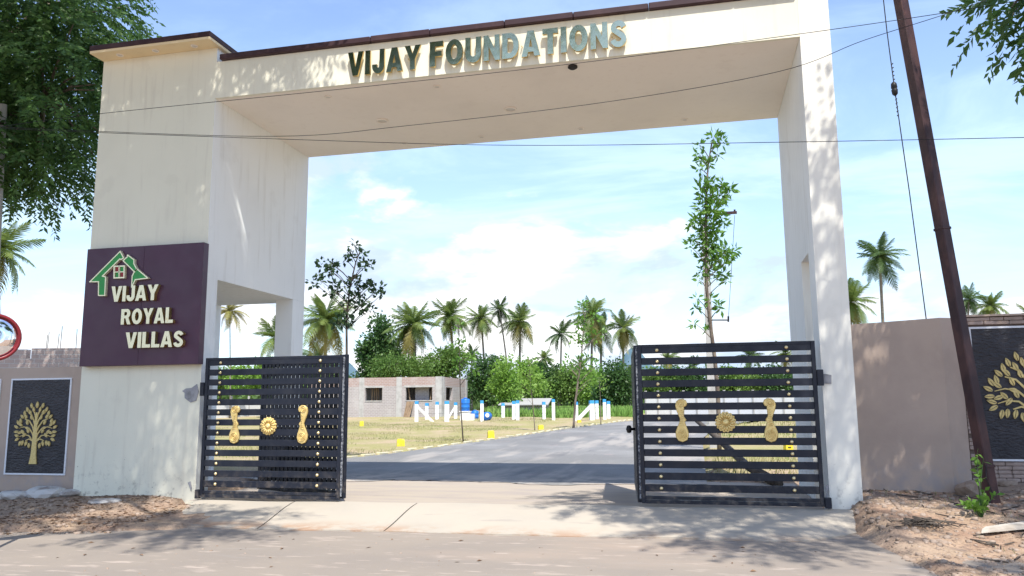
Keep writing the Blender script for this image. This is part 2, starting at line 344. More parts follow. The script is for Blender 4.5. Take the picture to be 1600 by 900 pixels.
def arc(cx, cy, rx, ry, a0, a1, n=12): return [(cx + rx * math.cos(R_(a0 + (a1 - a0) * i / n)), cy + ry * math.sin(R_(a0 + (a1 - a0) * i / n))) for i in range(n + 1)]

# heavy sans capitals in a box one unit high: outlines, advance width
S_ = .235
GL = {
 'V': ([[(0, 1), (.26, 1), (.40, .36), (.54, 1), (.80, 1), (.53, 0), (.27, 0)]], .80),
 'I': ([[(0, 0), (0, 1), (.25, 1), (.25, 0)]], .25),
 'J': ([stroke([(.50, 1), (.50, .34)] + arc(.315, .31, .185, .20, 0, -180, 10) + [(.13, .38)], .24)], .62),
 'A': ([[(0, 0), (.27, 1), (.55, 1), (.82, 0), (.57, 0), (.53, .17), (.29, .17), (.25, 0)], [(.335, .36), (.485, .36), (.41, .70)]], .82),
 'Y': ([[(0, 1), (.27, 1), (.40, .66), (.53, 1), (.80, 1), (.525, .42), (.525, 0), (.275, 0), (.275, .42)]], .80),
 'F': ([[(0, 0), (0, 1), (.62, 1), (.62, .79), (.25, .79), (.25, .60), (.56, .60), (.56, .40), (.25, .40), (.25, 0)]], .62),
 'O': ([arc(.40, .5, .40, .51, 0, 345, 23), arc(.40, .5, .15, .29, 0, 340, 17)], .80),
 'U': ([stroke([(.12, 1), (.12, .36)] + arc(.36, .34, .24, .23, 180, 360, 12) + [(.60, .36), (.60, 1)], .24)], .72),
 'N': ([[(0, 0), (0, 1), (.22, 1), (.50, .46), (.50, 1), (.73, 1), (.73, 0), (.52, 0), (.23, .55), (.23, 0)]], .73),
 'D': ([[(0, 0), (0, 1)] + arc(.34, .5, .40, .5, 88, -88, 14), [(.24, .79)] + arc(.33, .5, .17, .29, 85, -85, 10) + [(.24, .21)]], .74),
 'T': ([[(0, 1), (.68, 1), (.68, .79), (.465, .79), (.465, 0), (.215, 0), (.215, .79), (0, .79)]], .68),
 'S': ([stroke([(.57, .74)] + arc(.35, .72, .215, .175, 25, 200, 10) + [(.30, .545), (.40, .475)] + arc(.34, .275, .225, .185, 55, -155, 11) + [(.115, .27)], .215)], .70),
 'R': ([[(0, 0), (0, 1), (.42, 1)] + arc(.45, .70, .27, .30, 85, -60, 9) + [(.78, 0), (.51, 0), (.35, .40), (.25, .40), (.25, 0)], [(.25, .81), (.42, .81), (.47, .70), (.42, .58), (.25, .58)]], .78),
 'L': ([[(0, 0), (0, 1), (.25, 1), (.25, .21), (.58, .21), (.58, 0)]], .58),
}
def letters(text, x0, x1, z0, h, y, depth, mats, parent, gap=.13, bevel=0.0, zslope=0.0):
    tot = sum(.42 if c == ' ' else GL[c][1] + gap for c in text) - gap; k = (x1 - x0) / tot; x = x0
    for c in text:
        if c == ' ': x += .42 * k; continue
        polys, w = GL[c]
        me = plate_mesh('letter', [[(px * k, pz * h) for px, pz in p] for p in polys], depth, mats, bevel)
        o = inst('letter', me, parent, (x, y, z0 + zslope * (x - x0))); o['label'] = 'raised capital letter ' + c
        x += (w + gap) * k

def np_mesh(name, V, F, mat, smooth=False):
    me = bpy.data.meshes.new(name); nf, k = F.shape
    me.vertices.add(len(V)); me.vertices.foreach_set('co', np.ascontiguousarray(V, np.float32).ravel())
    me.loops.add(nf * k); me.loops.foreach_set('vertex_index', np.ascontiguousarray(F, np.int32).ravel())
    me.polygons.add(nf); me.polygons.foreach_set('loop_start', np.arange(0, nf * k, k, dtype=np.int32)); me.polygons.foreach_set('loop_total', np.full(nf, k, np.int32))
    if smooth: me.polygons.foreach_set('use_smooth', np.ones(nf, bool))
    me.materials.append(mat); me.update(calc_edges=True); return me
def leaves_np(P, D, size, aspect, rng, jitter=.35):
    """one folded diamond leaf per point P pointing along D"""
    n = len(P); s = size * rng.uniform(.65, 1.25, (n, 1)); D = D + rng.normal(0, jitter, (n, 3)); D /= np.linalg.norm(D, axis=1, keepdims=True) + 1e-9
    A = rng.normal(0, 1, (n, 3)); A[:, 2] *= .5; B = np.cross(D, A); B /= np.linalg.norm(B, axis=1, keepdims=True) + 1e-9
    Nn = np.cross(D, B)
    V = np.stack([P, P + D * s * .45 + B * s * aspect * .5 + Nn * s * .06, P + D * s, P + D * s * .45 - B * s * aspect * .5 + Nn * s * .06], 1).reshape(-1, 3)
    return V, np.arange(4 * n).reshape(n, 4)
def ell(rng, n, shell=.5):
    d = rng.normal(0, 1, (n, 3)); d /= np.linalg.norm(d, axis=1, keepdims=True); return d * (rng.uniform(shell ** 3, 1, (n, 1)) ** (1 / 3))

def tree(name, label, cat, base, lobes, clusters, per, leaf, aspect, leafmat_, bark, r0, seed, group=None, spray=False, droop=-.3, crad=.45, trunk_top=None, shell=.35, limbs=True):
    """tapered trunk, limbs to every lobe of the crown, twigs to clusters of leaves; lobes: (x,y,z,rx,ry,rz)"""
    rng = np.random.default_rng(seed); rnd = random.Random(seed)
    t = thing(name, label, cat, base, group=group); base = Vector(base)
    tb = MB(); lob = [np.array(l, float) for l in lobes]
    top = Vector(trunk_top) if trunk_top else Vector(np.mean([l[:3] for l in lob], 0)) * .5 + base * .5
    mid = (base + top) / 2 + Vector((rnd.uniform(-.1, .1), rnd.uniform(-.1, .1), 0)) * r0 * 4
    tb.tube([Vector((0, 0, -.15)), (mid - base), (top - base)], [r0 * 1.15, r0 * .85, r0 * .6], 8)
    PV, FV, off = [], [], 0; vol = np.array([(l[3] * l[4] * l[5]) ** .7 * (l[6] if len(l) > 6 else 1) for l in lob]); vol /= vol.sum()
    for l, w in zip(lob, vol):
        c = Vector(l[:3])
        if limbs: tb.tube([top - base, (top + c) / 2 - base + Vector((0, 0, .12 * (c - top).length)), c - base], [r0 * .5, r0 * .32, r0 * .12], 6)
        n = max(2, int(clusters * w)); cc = l[:3] + ell(rng, n, shell) * l[3:6]
        for q in cc[:: max(1, n // 14)]: tb.tube([c - base, (c + Vector(q)) / 2 - base + Vector((0, 0, .1)), Vector(q) - base], [r0 * .12, r0 * .07, r0 * .03], 4, cap=False)
        if spray:
            ax = (cc - l[:3]) / l[3:6]; ax[:, 2] = ax[:, 2] * .4 + droop; ax += rng.normal(0, .35, ax.shape); ax /= np.linalg.norm(ax, axis=1, keepdims=True)
            for j in range(per):
                tt = (j / per); P = cc + ax * tt * crad * 2 + np.array([0, 0, -1]) * (tt ** 2) * crad * .5
                side = np.cross(ax, np.array([0, 0, 1.0])); side /= np.linalg.norm(side, axis=1, keepdims=True) + 1e-9
                V, F = leaves_np(P, ax * .6 + side * (1 if j % 2 else -1) + np.array([0, 0, -.35]), leaf, aspect, rng, .25)
                PV.append(V); FV.append(F + off); off += len(V)
        else:
            P = np.repeat(cc, per, 0) + rng.normal(0, crad * .5, (n * per, 3)); D = (P - l[:3]) / l[3:6] * .7 + np.array([0, 0, droop])
            V, F = leaves_np(P, D, leaf, aspect, rng, .6); PV.append(V); FV.append(F + off); off += len(V)
    tb.build('trunk', bark, t, smooth=True)
    V = np.concatenate(PV) - np.array(base); me = np_mesh('crown', V, np.concatenate(FV), leafmat_)
    inst('crown', me, t); return t

# ------------------------------------------------------------------ the setting: ground, roads, apron, hills
_rs = np.random.default_rng(5)
_wv = [(_rs.normal(0, 1, 2) * f, _rs.uniform(0, 6.28), 1 / f ** .8) for f in (.4, .7, 1.1, 1.7, 2.6, 4.0, 6.3, 9.5) for _ in range(3)]
def fbm(x, y):
    s = 0
    for k, p, a in _wv: s = s + a * np.sin(k[0] * x + k[1] * y + p)
    return s / 3.2
def sstep(x, a, b):
    t = np.clip((x - a) / (b - a), 0, 1); return t * t * (3 - 2 * t)
def Rz(y): return .021 * (np.clip(y, 12, 48) - 12)
def road_left(y): return np.interp(y, [0, 9, 13.3, 16.6, 20, 28.8, 37.4, 48, 140], [1.2, .3, 1.1, 1.9, 2.73, 4.29, 6.34, 10.5, 50])
def road_right(y): return np.interp(y, [0, 22, 30, 40, 48, 140], [10.5, 10.5, 11.5, 14.5, 18.5, 60])
def ground_h(x, y):
    x = np.asarray(x, float); y = np.asarray(y, float); n = fbm(x, y)
    front = -.19 + 0 * x
    mr = sstep(x, 12.05 + .10 * n + .05 * np.clip(-y - 1, 0, 4), 12.55 + .10 * n + .05 * np.clip(-y - 1, 0, 4)) * (y > -40)
    front = front + mr * (.105 + .36 * sstep(y, -3.2, 1.2) + .04 * n + .05 * sstep(x, 13, 15) + .018 * fbm(x * 3.1 + 7, y * 3.1))
    ledge = -2.95 + .30 * (x - 2.2) + .12 * n
    ml = sstep(y, ledge, ledge + .45) * (x < 3.6)
    front = front + ml * (.09 + .12 * sstep(y, -1.8, .2) + .026 * n + .015 * fbm(x * 3.1 + 7, y * 3.1))
    inside = Rz(y) + .03 * n
    onroad = sstep(x, road_left(y) - .15, road_left(y) + .05) * (1 - sstep(x, road_right(y) - .05, road_right(y) + .25))
    inside = inside - .12 * onroad - .05 * (1 - onroad) * (y < 4.2)
    k = np.where((x > 2.2) & (x < 12.3), sstep(y, -.6, -.1), sstep(y, 1.6, 2.6))
    far = sstep(np.hypot(x, y), 200, 2500)
    return (front * (1 - k) + inside * k) - far * .6
def on_ground(u, v):
    d = ray(u, v); t = 5.0
    for _ in range(60):
        p = CAM + d * t; t += (p[2] - float(Rz(p[1]))) / max(.015, -d[2] + .021) * .7
    p = CAM + d * t; return Vector((p[0], p[1], float(Rz(p[1]))))
gx = np.concatenate([[-4000, -1500, -600, -300, -150, -80, -50, -35, -25, -18, -14, -11, -9, -7.5, -6.5], np.arange(-5.6, 18, .11), [18.5, 19.5, 21, 23, 26, 30, 36, 45, 60, 90, 150, 300, 600, 1500, 4000]])
gy = np.concatenate([[-4000, -1000, -300, -100, -50, -30, -20, -15, -12, -10, -8.5], np.arange(-7.5, 9, .11), np.arange(9.2, 26, .4), np.arange(27, 70, 2), [75, 85, 100, 112, 130, 160, 200, 300, 500, 900, 1500, 2500, 4500]])
XX, YY = np.meshgrid(gx, gy); ZZ = ground_h(XX, YY); nx = len(gx)
ii = (np.arange(len(gy) - 1)[:, None] * nx + np.arange(nx - 1)[None]).ravel()
gm = np_mesh('ground', np.stack([XX.ravel(), YY.ravel(), ZZ.ravel()], 1), np.stack([ii, ii + 1, ii + 1 + nx, ii + nx], 1), M_soil, True)
tag(inst('ground', gm, None), kind='structure')
mb = MB(); mb.add([(-250, -19, -.12), (250, -19, -.12), (250, -.9, -.12), (-250, -.9, -.12)], [(0, 1, 2, 3)])
tag(mb.build('road', M_road), kind='structure')
# inner asphalt road
ys = [3.0, 3.3, 3.6, 3.9, 4.2, 5, 6, 7, 8, 9, 10, 11, 12, 15, 20, 26, 34, 45, 60, 80, 110, 140]
mb = MB()
def edge_y(x): return 3.45 + .22 * math.sin(x * 1.3 + 1) + .1 * math.sin(x * 3.1) + .05 * math.sin(x * 7.7) + .03 * math.sin(x * 17)
xs = np.linspace(0, 1, 90)
vs = []; 
for j, y in enumerate(ys):
    for s in xs:
        x = float(road_left(y)) * (1 - s) + float(road_right(y)) * s; yy = max(y, edge_y(x)) if j else edge_y(x)
        yy = yy + j * .001
        vs.append((x, yy, float(Rz(yy)) + .012))
mb.add(vs, [(j * 90 + i, j * 90 + i + 1, j * 90 + i + 91, j * 90 + i + 90) for j in range(len(ys) - 1) for i in range(89)])
tag(mb.build('inner_road', M_asph, smooth=True), kind='structure')
mb = MB(); mb.add([(2.36, -.2, .004), (12.08, -.2, .004), (12.08, 4.3, .004), (2.0, 4.3, .004)], [(0, 1, 2, 3)])
tag(mb.build('gate_threshold', M_sand), kind='structure')
# sloping concrete apron in three slabs
cr = [(at_z(440, 790, 0), at_z(400, 826, -.11)), (at_z(641, 793, 0), at_z(602, 829, -.11))]
def lerp(a, b, t): return a + (b - a) * t
def apron_front(x): return -1.98 + .035 * (x - 3) + .03 * math.sin(x * 2.1) + .02 * math.sin(x * 7)
def apron(xb0, xf0, xb1, xf1, rl=0, rr=0):
    mb = MB(); nn, mm = 24, 12; vs = []
    for j in range(mm + 1):
        t = j / mm
        for i in range(nn + 1):
            s = i / nn; xb = lerp(xb0, xb1, s); xf = lerp(xf0, xf1, s); x = lerp(xb, xf, t)
            yf = apron_front(x) + (rl * (1 - min(1, s / .22)) ** 2 * 1.0 if rl else 0) + (rr * max(0, (s - .80) / .2) ** 2.2 * 1.0 if rr else 0)
            y = lerp(-.02, yf, t); z = lerp(.006 + .006 * (x - 2), -.112, sstep(t, .05, 1.12)) + .006 * math.sin(x * 3 + y * 2)
            vs.append((x, y, float(z)))
    n1 = nn + 1; fs = [(j * n1 + i, j * n1 + i + 1, (j + 1) * n1 + i + 1, (j + 1) * n1 + i) for j in range(mm) for i in range(nn)]
    ring = [i for i in range(n1)] + [j * n1 + nn for j in range(1, mm + 1)] + [mm * n1 + i for i in range(nn - 1, -1, -1)] + [j * n1 for j in range(mm - 1, 0, -1)]
    o = len(vs); vs += [(vs[i][0], vs[i][1], vs[i][2] - .12) for i in ring]
    for k in range(len(ring)): k2 = (k + 1) % len(ring); fs.append((ring[k], ring[k2], o + k2, o + k))
    mb.add(vs, fs); tag(mb.build('concrete_apron', M_apron), kind='structure')
g = .012
apron(2.42, 2.75, cr[0][0].x - g, cr[0][1].x - g, rl=1.1)
apron(cr[0][0].x + g, cr[0][1].x + g, cr[1][0].x - g, cr[1][1].x - g)
apron(cr[1][0].x + g, cr[1][1].x + g, 12.50, 12.35, rr=.9)
# low kerb along the left side of the inner road, each stone its own piece
kb = MB(); kb.box(-.42, .42, -.06, .06, -.08, .07, bev=.02); km = kb.mesh('kerb_stone', M_kerb)
kerb = thing('kerb', None, None); tag(kerb, kind='structure')
y = 9.3; rr = random.Random(3)
while y < 60:
    x = float(road_left(y)) - .1; inst('kerb_stone', km, kerb, (x + rr.uniform(-.02, .02), y, float(Rz(y)) + .0), (rr.uniform(-.05, .05), rr.uniform(-.04, .04), R_(88) + rr.uniform(-.05, .05)), (1, 1, rr.uniform(.7, 1.1)))
    y += .88
# far hills
mb = MB(); rr = random.Random(8)
for (u0, u1, base, amp, dist) in ((380, 620, 630, 74, 2500), (905, 1090, 630, 86, 2800), (-100, 200, 630, 40, 2600)):
    vs = []; n = 30
    for i in range(n + 1):
        t = i / n; u = lerp(u0, u1, t); h = amp * math.sin(math.pi * t) ** .8 * (.85 + .15 * math.sin(t * 17 + u0)) + 2
        a = at_d(u, base + 3, dist); b = at_d(u, base - h, dist + 250); c = at_d(u, base + 3, dist + 600)
        vs += [a, lerp(a, b, .55) + Vector((0, 0, rr.uniform(-8, 8))), b, c]
    fs = [(i * 4 + k, (i + 1) * 4 + k, (i + 1) * 4 + k + 1, i * 4 + k + 1) for i in range(n) for k in range(3)]
    mb.add(vs, fs)
tag(mb.build('hills', M_hill, smooth=True), kind='structure')

# ------------------------------------------------------------------ entrance gateway
X1, X2, X3, DEP, ZL, ZT, ZC, ZO = 2.349, 12.092, 12.513, 3.468, 6.861, 7.535, 7.80, 3.682
arch = thing('entrance_gateway', 'tall white and cream gateway arch spanning the drive with a thick flat beam', 'gateway')
mb = MB()
mb.box(0, X1, 0, .335, -.3, ZC)                                        # front wall, full width
mb.box(0, X1, .335, DEP, ZO, ZC)                                       # block above the passage
tower = mb.build('tower', [M_cream, M_white], arch)
for p in tower.data.polygons:
    if p.normal.x > .5 or p.normal.z < -.5: p.material_index = 1
tower['label'] = 'broad cream left tower'
MB().box(1.97, X1, 2.985, DEP, -.3, ZO - .002).build('pier', M_white, arch)
MB().box(0, .38, 2.985, DEP, -.3, ZO - .002).build('pier', M_white, arch)
mb = MB(); mb.box(X2, X3, 0, .56, -.3, 9.2); mb.box(X2, X3, 1.40, DEP, -.3, 9.2); mb.box(X2, X3, .562, 1.398, 3.70, 9.2)
rt_ = mb.build('tower', [M_offwhite, M_white], arch); rt_['label'] = 'slim white right tower'
for p in rt_.data.polygons:
    if p.normal.y > -.5: p.material_index = 1
mb = MB(); mb.box(X1 + .003, X2 - .003, .06, DEP - .004, ZL, ZL + .012); beam_s = mb.build('soffit', M_soffit, arch)
mb = MB(); mb.box(X1 + .002, X2 - .002, 0.0, DEP - .002, ZL + .014, ZT); mb.box(X1 + .002, X2 - .002, 0.0, .058, ZL, ZL + .014)
beam = mb.build('beam', M_cream, arch)
MB().box(X1 + .3, X2 - .3, DEP - .22, DEP + .2, ZT + .12, 9.25).build('added_shadow_parapet', M_cream, arch)  # unseen parapet added to widen the beam's shadow on the inner road
# coping slabs along the beam
joints = [X1 + .09, 5.28, 6.33, 7.6, 8.72, 9.9, 11.2, X2 - .004]
for i, (a, b) in enumerate(zip(joints[:-1], joints[1:])):
    MB().box(a + .004, b - .004, -.075, DEP + .25, ZT + .004, ZT + .105 + .006 * (i % 2), bev=.012).build('coping_slab', M_coping, arch)
MB().box(-.02, 2.425, -.35, DEP + .2, ZC + .05, ZC + .15, bev=.01).build('coping_slab', M_coping, arch)
MB().box(-.012, 2.418, -.34, DEP + .19, ZC + .002, ZC + .048).build('tower_eave', M_eave, arch)
# recessed downlights
lm = MB().lathe([(.115, .0), (.115, -.018), (.088, -.022), (.088, -.006)], 20).mesh('downlight', [M_soffit, M_lamp], True)
lg = MB().lathe([(.086, -.004), (.086, -.008), (.03, -.010)], 20).mesh('lamp_cover', M_lamp)
sm = MB().lathe([(.062, .0), (.062, -.012), (.045, -.014), (.045, -.004)], 16).mesh('downlight', M_soffit, True)
for x, y, big in ((4.3, .42, 0), (4.77, 1.74, 1), (6.29, .45, 0), (7.27, 1.76, 1), (10.37, 3.1, 0), (6.35, 3.1, 0), (4.7, 3.08, 0), (8.37, 3.12, 0)):
    o = inst('downlight', lm if big else sm, arch, (x, y, ZL - .001)); inst('lamp_cover', lg, o, scale=(1, 1, 1) if big else (.5, .5, 1))
for x in (.48, 1.22, 2.0): o = inst('downlight', sm, arch, (x, -.17, ZC + .001)); inst('lamp_cover', lg, o, scale=(.5, .5, 1))
MB().lathe([(.075, 0), (.08, -.03), (.05, -.05)], 10).build('conduit_hole', M_dark, arch, loc=(8.66, .2, ZL - .001), rot=(0, 0, 0))
o = MB().lathe([(.06, 0), (.06, -.015)], 14).build('downlight', M_lamp, arch, loc=(1.2, 1.1, ZO - .001)); o.scale = (2, .5, 1)
# broken render round the gate hinges, showing cement
def patch(pts, y=-.004):
    me = plate_mesh('cement_patch', [[(p.x, p.z) for p in pts]], .012, M_cement); inst('cement_patch', me, arch, (0, y, 0))
patch([at_y(u, v, 0) for u, v in [(285, 611), (291, 607), (300, 606), (308, 600), (311, 612), (307, 626), (298, 629), (289, 622), (289, 614)]])
patch([at_y(u, v, 0) for u, v in [(294, 754), (298, 752), (300, 762), (299, 768)]])
patch([at_y(u, v, 0) for u, v in [(1282, 586), (1288, 584), (1299, 586), (1299, 600), (1283, 599)]])
patch([at_y(u, v, 0) for u, v in [(1290, 757), (1294, 760), (1294, 766), (1291, 769), (1296, 785), (1299, 792), (1297, 798), (1291, 793)]])

# raised mirror lettering on the beam
sign = thing('raised_lettering', 'large mirror finish raised letters reading VIJAY FOUNDATIONS along the gateway beam', 'sign', (0, 0, 0))
letters('VIJAY', 4.90, 6.19, 6.955, .42, -.075, .045, [M_letter, M_edge], sign, gap=.10)
letters('FOUNDATIONS', 6.35, 9.56, 6.965, .43, -.075, .045, [M_letter, M_edge], sign, gap=.115)
for i in range(10):                                                     # stand-off pins
    MB().tube([(5.0 + i * .48, -.055, 7.17), (5.0 + i * .48, .002, 7.17)], .008, 5).build('pin', M_edge, sign)

# ------------------------------------------------------------------ purple signboard
board = thing('signboard', 'square dark purple board with green house emblem and cream letters VIJAY ROYAL VILLAS', 'sign', (0, 0, 0))
YB = -.15
MB().box(.075, 1.228, YB, -.002, 2.2, 4.25, bev=.004).build('board_panel', M_purple, board)
MB().box(1.231, 2.378, YB, -.002, 2.2, 4.25, bev=.004).build('board_panel', M_purple, board)
def sg(cx, cy):
    p = at_y(120 + cx / 4.286, 370 + cy / 4.286, YB - .07); return (p.x, p.z)
def emblem(name, pts, mat, y, depth=.03): return inst(name, plate_mesh(name, [[sg(*p) for p in pts]], depth, [mat, M_edge]), board, (0, y, 0))
def outline(pts, closed=True, w=.018):
    mb = MB(); q = [sg(*p) for p in pts]
    for a, b in zip(q, q[1:] + q[:1] if closed else q[1:]):
        a = np.array(a); b = np.array(b); t = (b - a) / np.linalg.norm(b - a); nn = np.array([-t[1], t[0]]) * w / 2; a = a - t * w * .45; b = b + t * w * .45
        f = [(a + nn), (b + nn), (b - nn), (a - nn)]; dy = .0004 * len(mb.v) / 8
        mb.add([(x, YB - .052 - dy, z) for x, z in f] + [(x, YB - .001, z) for x, z in f], [(0, 1, 2, 3), (7, 6, 5, 4)] + [(i, i + 4, (i + 1) % 4 + 4, (i + 1) % 4) for i in range(4)])
    mb.build('emblem_outline', M_cletter, board)
roofL = [(82, 300), (285, 96), (308, 140), (292, 150), (283, 147), (166, 262), (188, 268), (182, 392), (140, 392), (141, 300)]
chim = [(305, 158), (331, 135), (335, 121), (378, 152), (377, 178), (396, 214), (382, 234)]
roofR = [(398, 214), (470, 275), (386, 286), (362, 336), (366, 262), (378, 236)]
roofM = [(285, 96), (330, 135), (306, 158), (288, 146)]
for nm, pl in (('emblem_roof', roofL), ('emblem_chimney', chim), ('emblem_gable', roofR), ('emblem_ridge', roofM)):
    if nm != 'emblem_ridge': emblem(nm, pl, M_green, YB - .031); outline(pl)
outline([(245, 197), (312, 194), (310, 272), (244, 274)], w=.022); outline([(278, 196), (277, 273)], False, .016); outline([(245, 235), (311, 233)], False, .016)
for (a, b), m_ in (((250, 201), M_red), ((283, 200), M_green), ((250, 239), M_green), ((283, 238), M_red)):
    emblem('emblem_pane', [(a, b), (a + 25, b - 1), (a + 24, b + 30), (a, b + 31)], m_, YB - .022, .02)
for txt, a, b, zt_, zb_ in (('VIJAY', 235, 548, 333, 436), ('ROYAL', 301, 648, 485, 588), ('VILLAS', 330, 718, 641, 746)):
    x0, z1 = sg(a, zt_); x1, _ = sg(b, zt_); _, z0 = sg(a, zb_)
    letters(txt, x0, x1, z0, z1 - z0, YB - .04, .07, [M_cletter, M_edge], board, gap=.05 if txt == 'VIJAY' else .07)

# ------------------------------------------------------------------ bifold gate leaves
LW, LH = 2.44, 2.24
def scroll_poly(sg_=1):
    # gilded casting: narrow waist, round foot, hooked head
    Lft = [(.0, 0), (-.055, .02), (-.085, .075), (-.085, .135), (-.06, .20), (-.028, .265), (-.018, .315), (-.038, .37), (-.062, .43), (-.078, .50), (-.065, .555), (-.03, .585), (.02, .59), (.06, .57), (.075, .535), (.062, .50), (.035, .49), (.022, .515), (.03, .46), (.025, .40), (.022, .345), (.04, .325), (.055, .30), (.035, .275), (.05, .22), (.075, .15), (.082, .085), (.06, .025)]
    return [(x * sg_, z) for x, z in Lft]
def scroll_mesh(s):
    me = plate_mesh('scroll_ornament', [scroll_poly(s)], .022, M_gold, .008); return me
SCR = [scroll_mesh(1), scroll_mesh(-1)]
ringm = MB()
for (cx, cz, r) in ((0, .10, .06), (0, .10, .038), (0, .10, .018), (-.012, .535, .045), (-.012, .535, .022)):
    pts = [(cx + r * math.cos(a), -.024, cz + r * 1.1 * math.sin(a)) for a in np.linspace(0, 2 * math.pi, 15)]
    ringm.tube(pts, .006, 5, cap=False)
for k in range(8): ringm.tube([(-.03 + .003 * k, -.024, .22 + k * .03), (.02, -.024, .235 + k * .03)], .006, 4)
RING = ringm.mesh('relief', M_gold, True)
fb = MB(); fp = []
for k in range(128):
    a = 2 * math.pi * k / 128; fp.append(((.118 + .022 * abs(math.sin(a * 8))) * math.cos(a), (.118 + .022 * abs(math.sin(a * 8))) * math.sin(a)))
FLOW = plate_mesh('flower_ornament', [fp], .02, M_gold, .006)
xfy = Matrix.Rotation(math.pi / 2, 4, 'X')
fb.lathe([(.045, 0), (.045, .012), (.03, .024), (.0, .03)], 14, xf=Matrix.Translation((0, -.016, 0)) @ xfy)
for k in range(16):
    a = 2 * math.pi * (k + .5) / 16; fb.tube([(.05 * math.cos(a), -.018, .05 * math.sin(a)), (.09 * math.cos(a), -.026, .09 * math.sin(a)), (.125 * math.cos(a), -.016, .125 * math.sin(a))], [.009, .016, .010], 5)
PET = fb.mesh('petals', M_gold, True)
STUD = MB().lathe([(.026, 0), (.025, .008), (.018, .018), (.008, .023), (.0, .024)], 10, xf=xfy).mesh('stud', M_stud, True)
SLAT = {}
def gate_leaf(label, loc, rotz, outer=True, hinge_left=True):
    t = thing('gate_leaf', label, 'gate', loc, (0, 0, rotz), 'black folding gate leaves across the drive')
    w = .055
    for x in (0, LW - w): MB().box(x, x + w, -.028, .028, .0, LH, bev=.004).build('stile', M_gate, t)
    MB().box(w + .001, LW - w - .001, -.026, .026, LH - .045, LH, bev=.004).build('top_rail', M_gate, t)
    MB().box(w + .001, LW - w - .001, -.028, .028, .0, .05, bev=.004).build('bottom_rail', M_gate, t)
    MB().box(w + .001, LW - w - .001, -.024, .024, .056, .105, bev=.004).build('bottom_rail', M_gate, t)
    pitch = .163; key = 'slat'
    if key not in SLAT: SLAT[key] = MB().box(w + .001, LW - w - .001, -.022, .006, 0, .101, bev=.005).mesh('slat', M_gate)
    for k in range(13):
        z = .165 + k * pitch * .995 + (.0)
        inst('slat', SLAT[key], t, (0, 0, z))
        if outer:
            for fx in (.115, .845): inst('stud', STUD, t, (fx * LW, -.024, z + .046))
    if outer:
        for fx, me, s in ((.245, 0, 1), (.735, 1, -1)):
            o = inst('scroll_ornament', SCR[me], t, (fx * LW, -.036, .86)); inst('relief', RING, o, scale=(s, 1, 1))
        o = inst('flower_ornament', FLOW, t, (.49 * LW, -.034, 1.13)); inst('petals', PET, o)
        hx0, hx1 = (-.07, -.002) if hinge_left else (LW + .002, LW + .085)
        MB().box(hx0, hx1, -.05, .03, 1.62, 1.84, bev=.005).build('hinge_bracket', M_gate, t)
        MB().box(hx0 - (.0), hx1, -.05, .03, -.02, .12, bev=.005).build('foot_bracket', M_gate, t)
        ex = LW + .004 if hinge_left else -.030
        MB().box(ex, ex + .026, -.012, .022, .05, LH - .03, bev=.003).build('edge_strip', M_gateworn, t)
    else:
        bars = MB()
        for k in range(19): x = .14 + k * (LW - .28) / 18; bars.box(x - .042, x + .042, .012, .028, .11, LH - .05)
        bars.build('infill_bars', M_gate, t)
    return t
gate_leaf('black slatted gate leaf with gold ornaments hinged on the broad cream tower', (2.50, -.09, .055), 0)
a2 = math.atan2(1.06 + .05, 2.86 - 4.97)
gate_leaf('plain gate leaf folded back behind the leaf beside the cream tower', (4.985, -.01, .07), a2, False)
gate_leaf('black slatted gate leaf with gold ornaments hinged on the slim white tower', (9.57, -.09, .10), 0, True, False)
lr = gate_leaf('gate leaf folded back seen edge on beside the open drive with a round lock knob', (9.535, -.02, .10), math.atan2(2.3, -.22), False)
MB().lathe([(.02, 0), (.02, .05), (.05, .06), (.06, .09), (.05, .12), (.0, .135)], 12, xf=Matrix.Translation((.35, .03, 1.02)) @ Matrix.Rotation(-math.pi / 2, 4, 'X')).build('lock_knob', M_wire, lr, smooth=True)

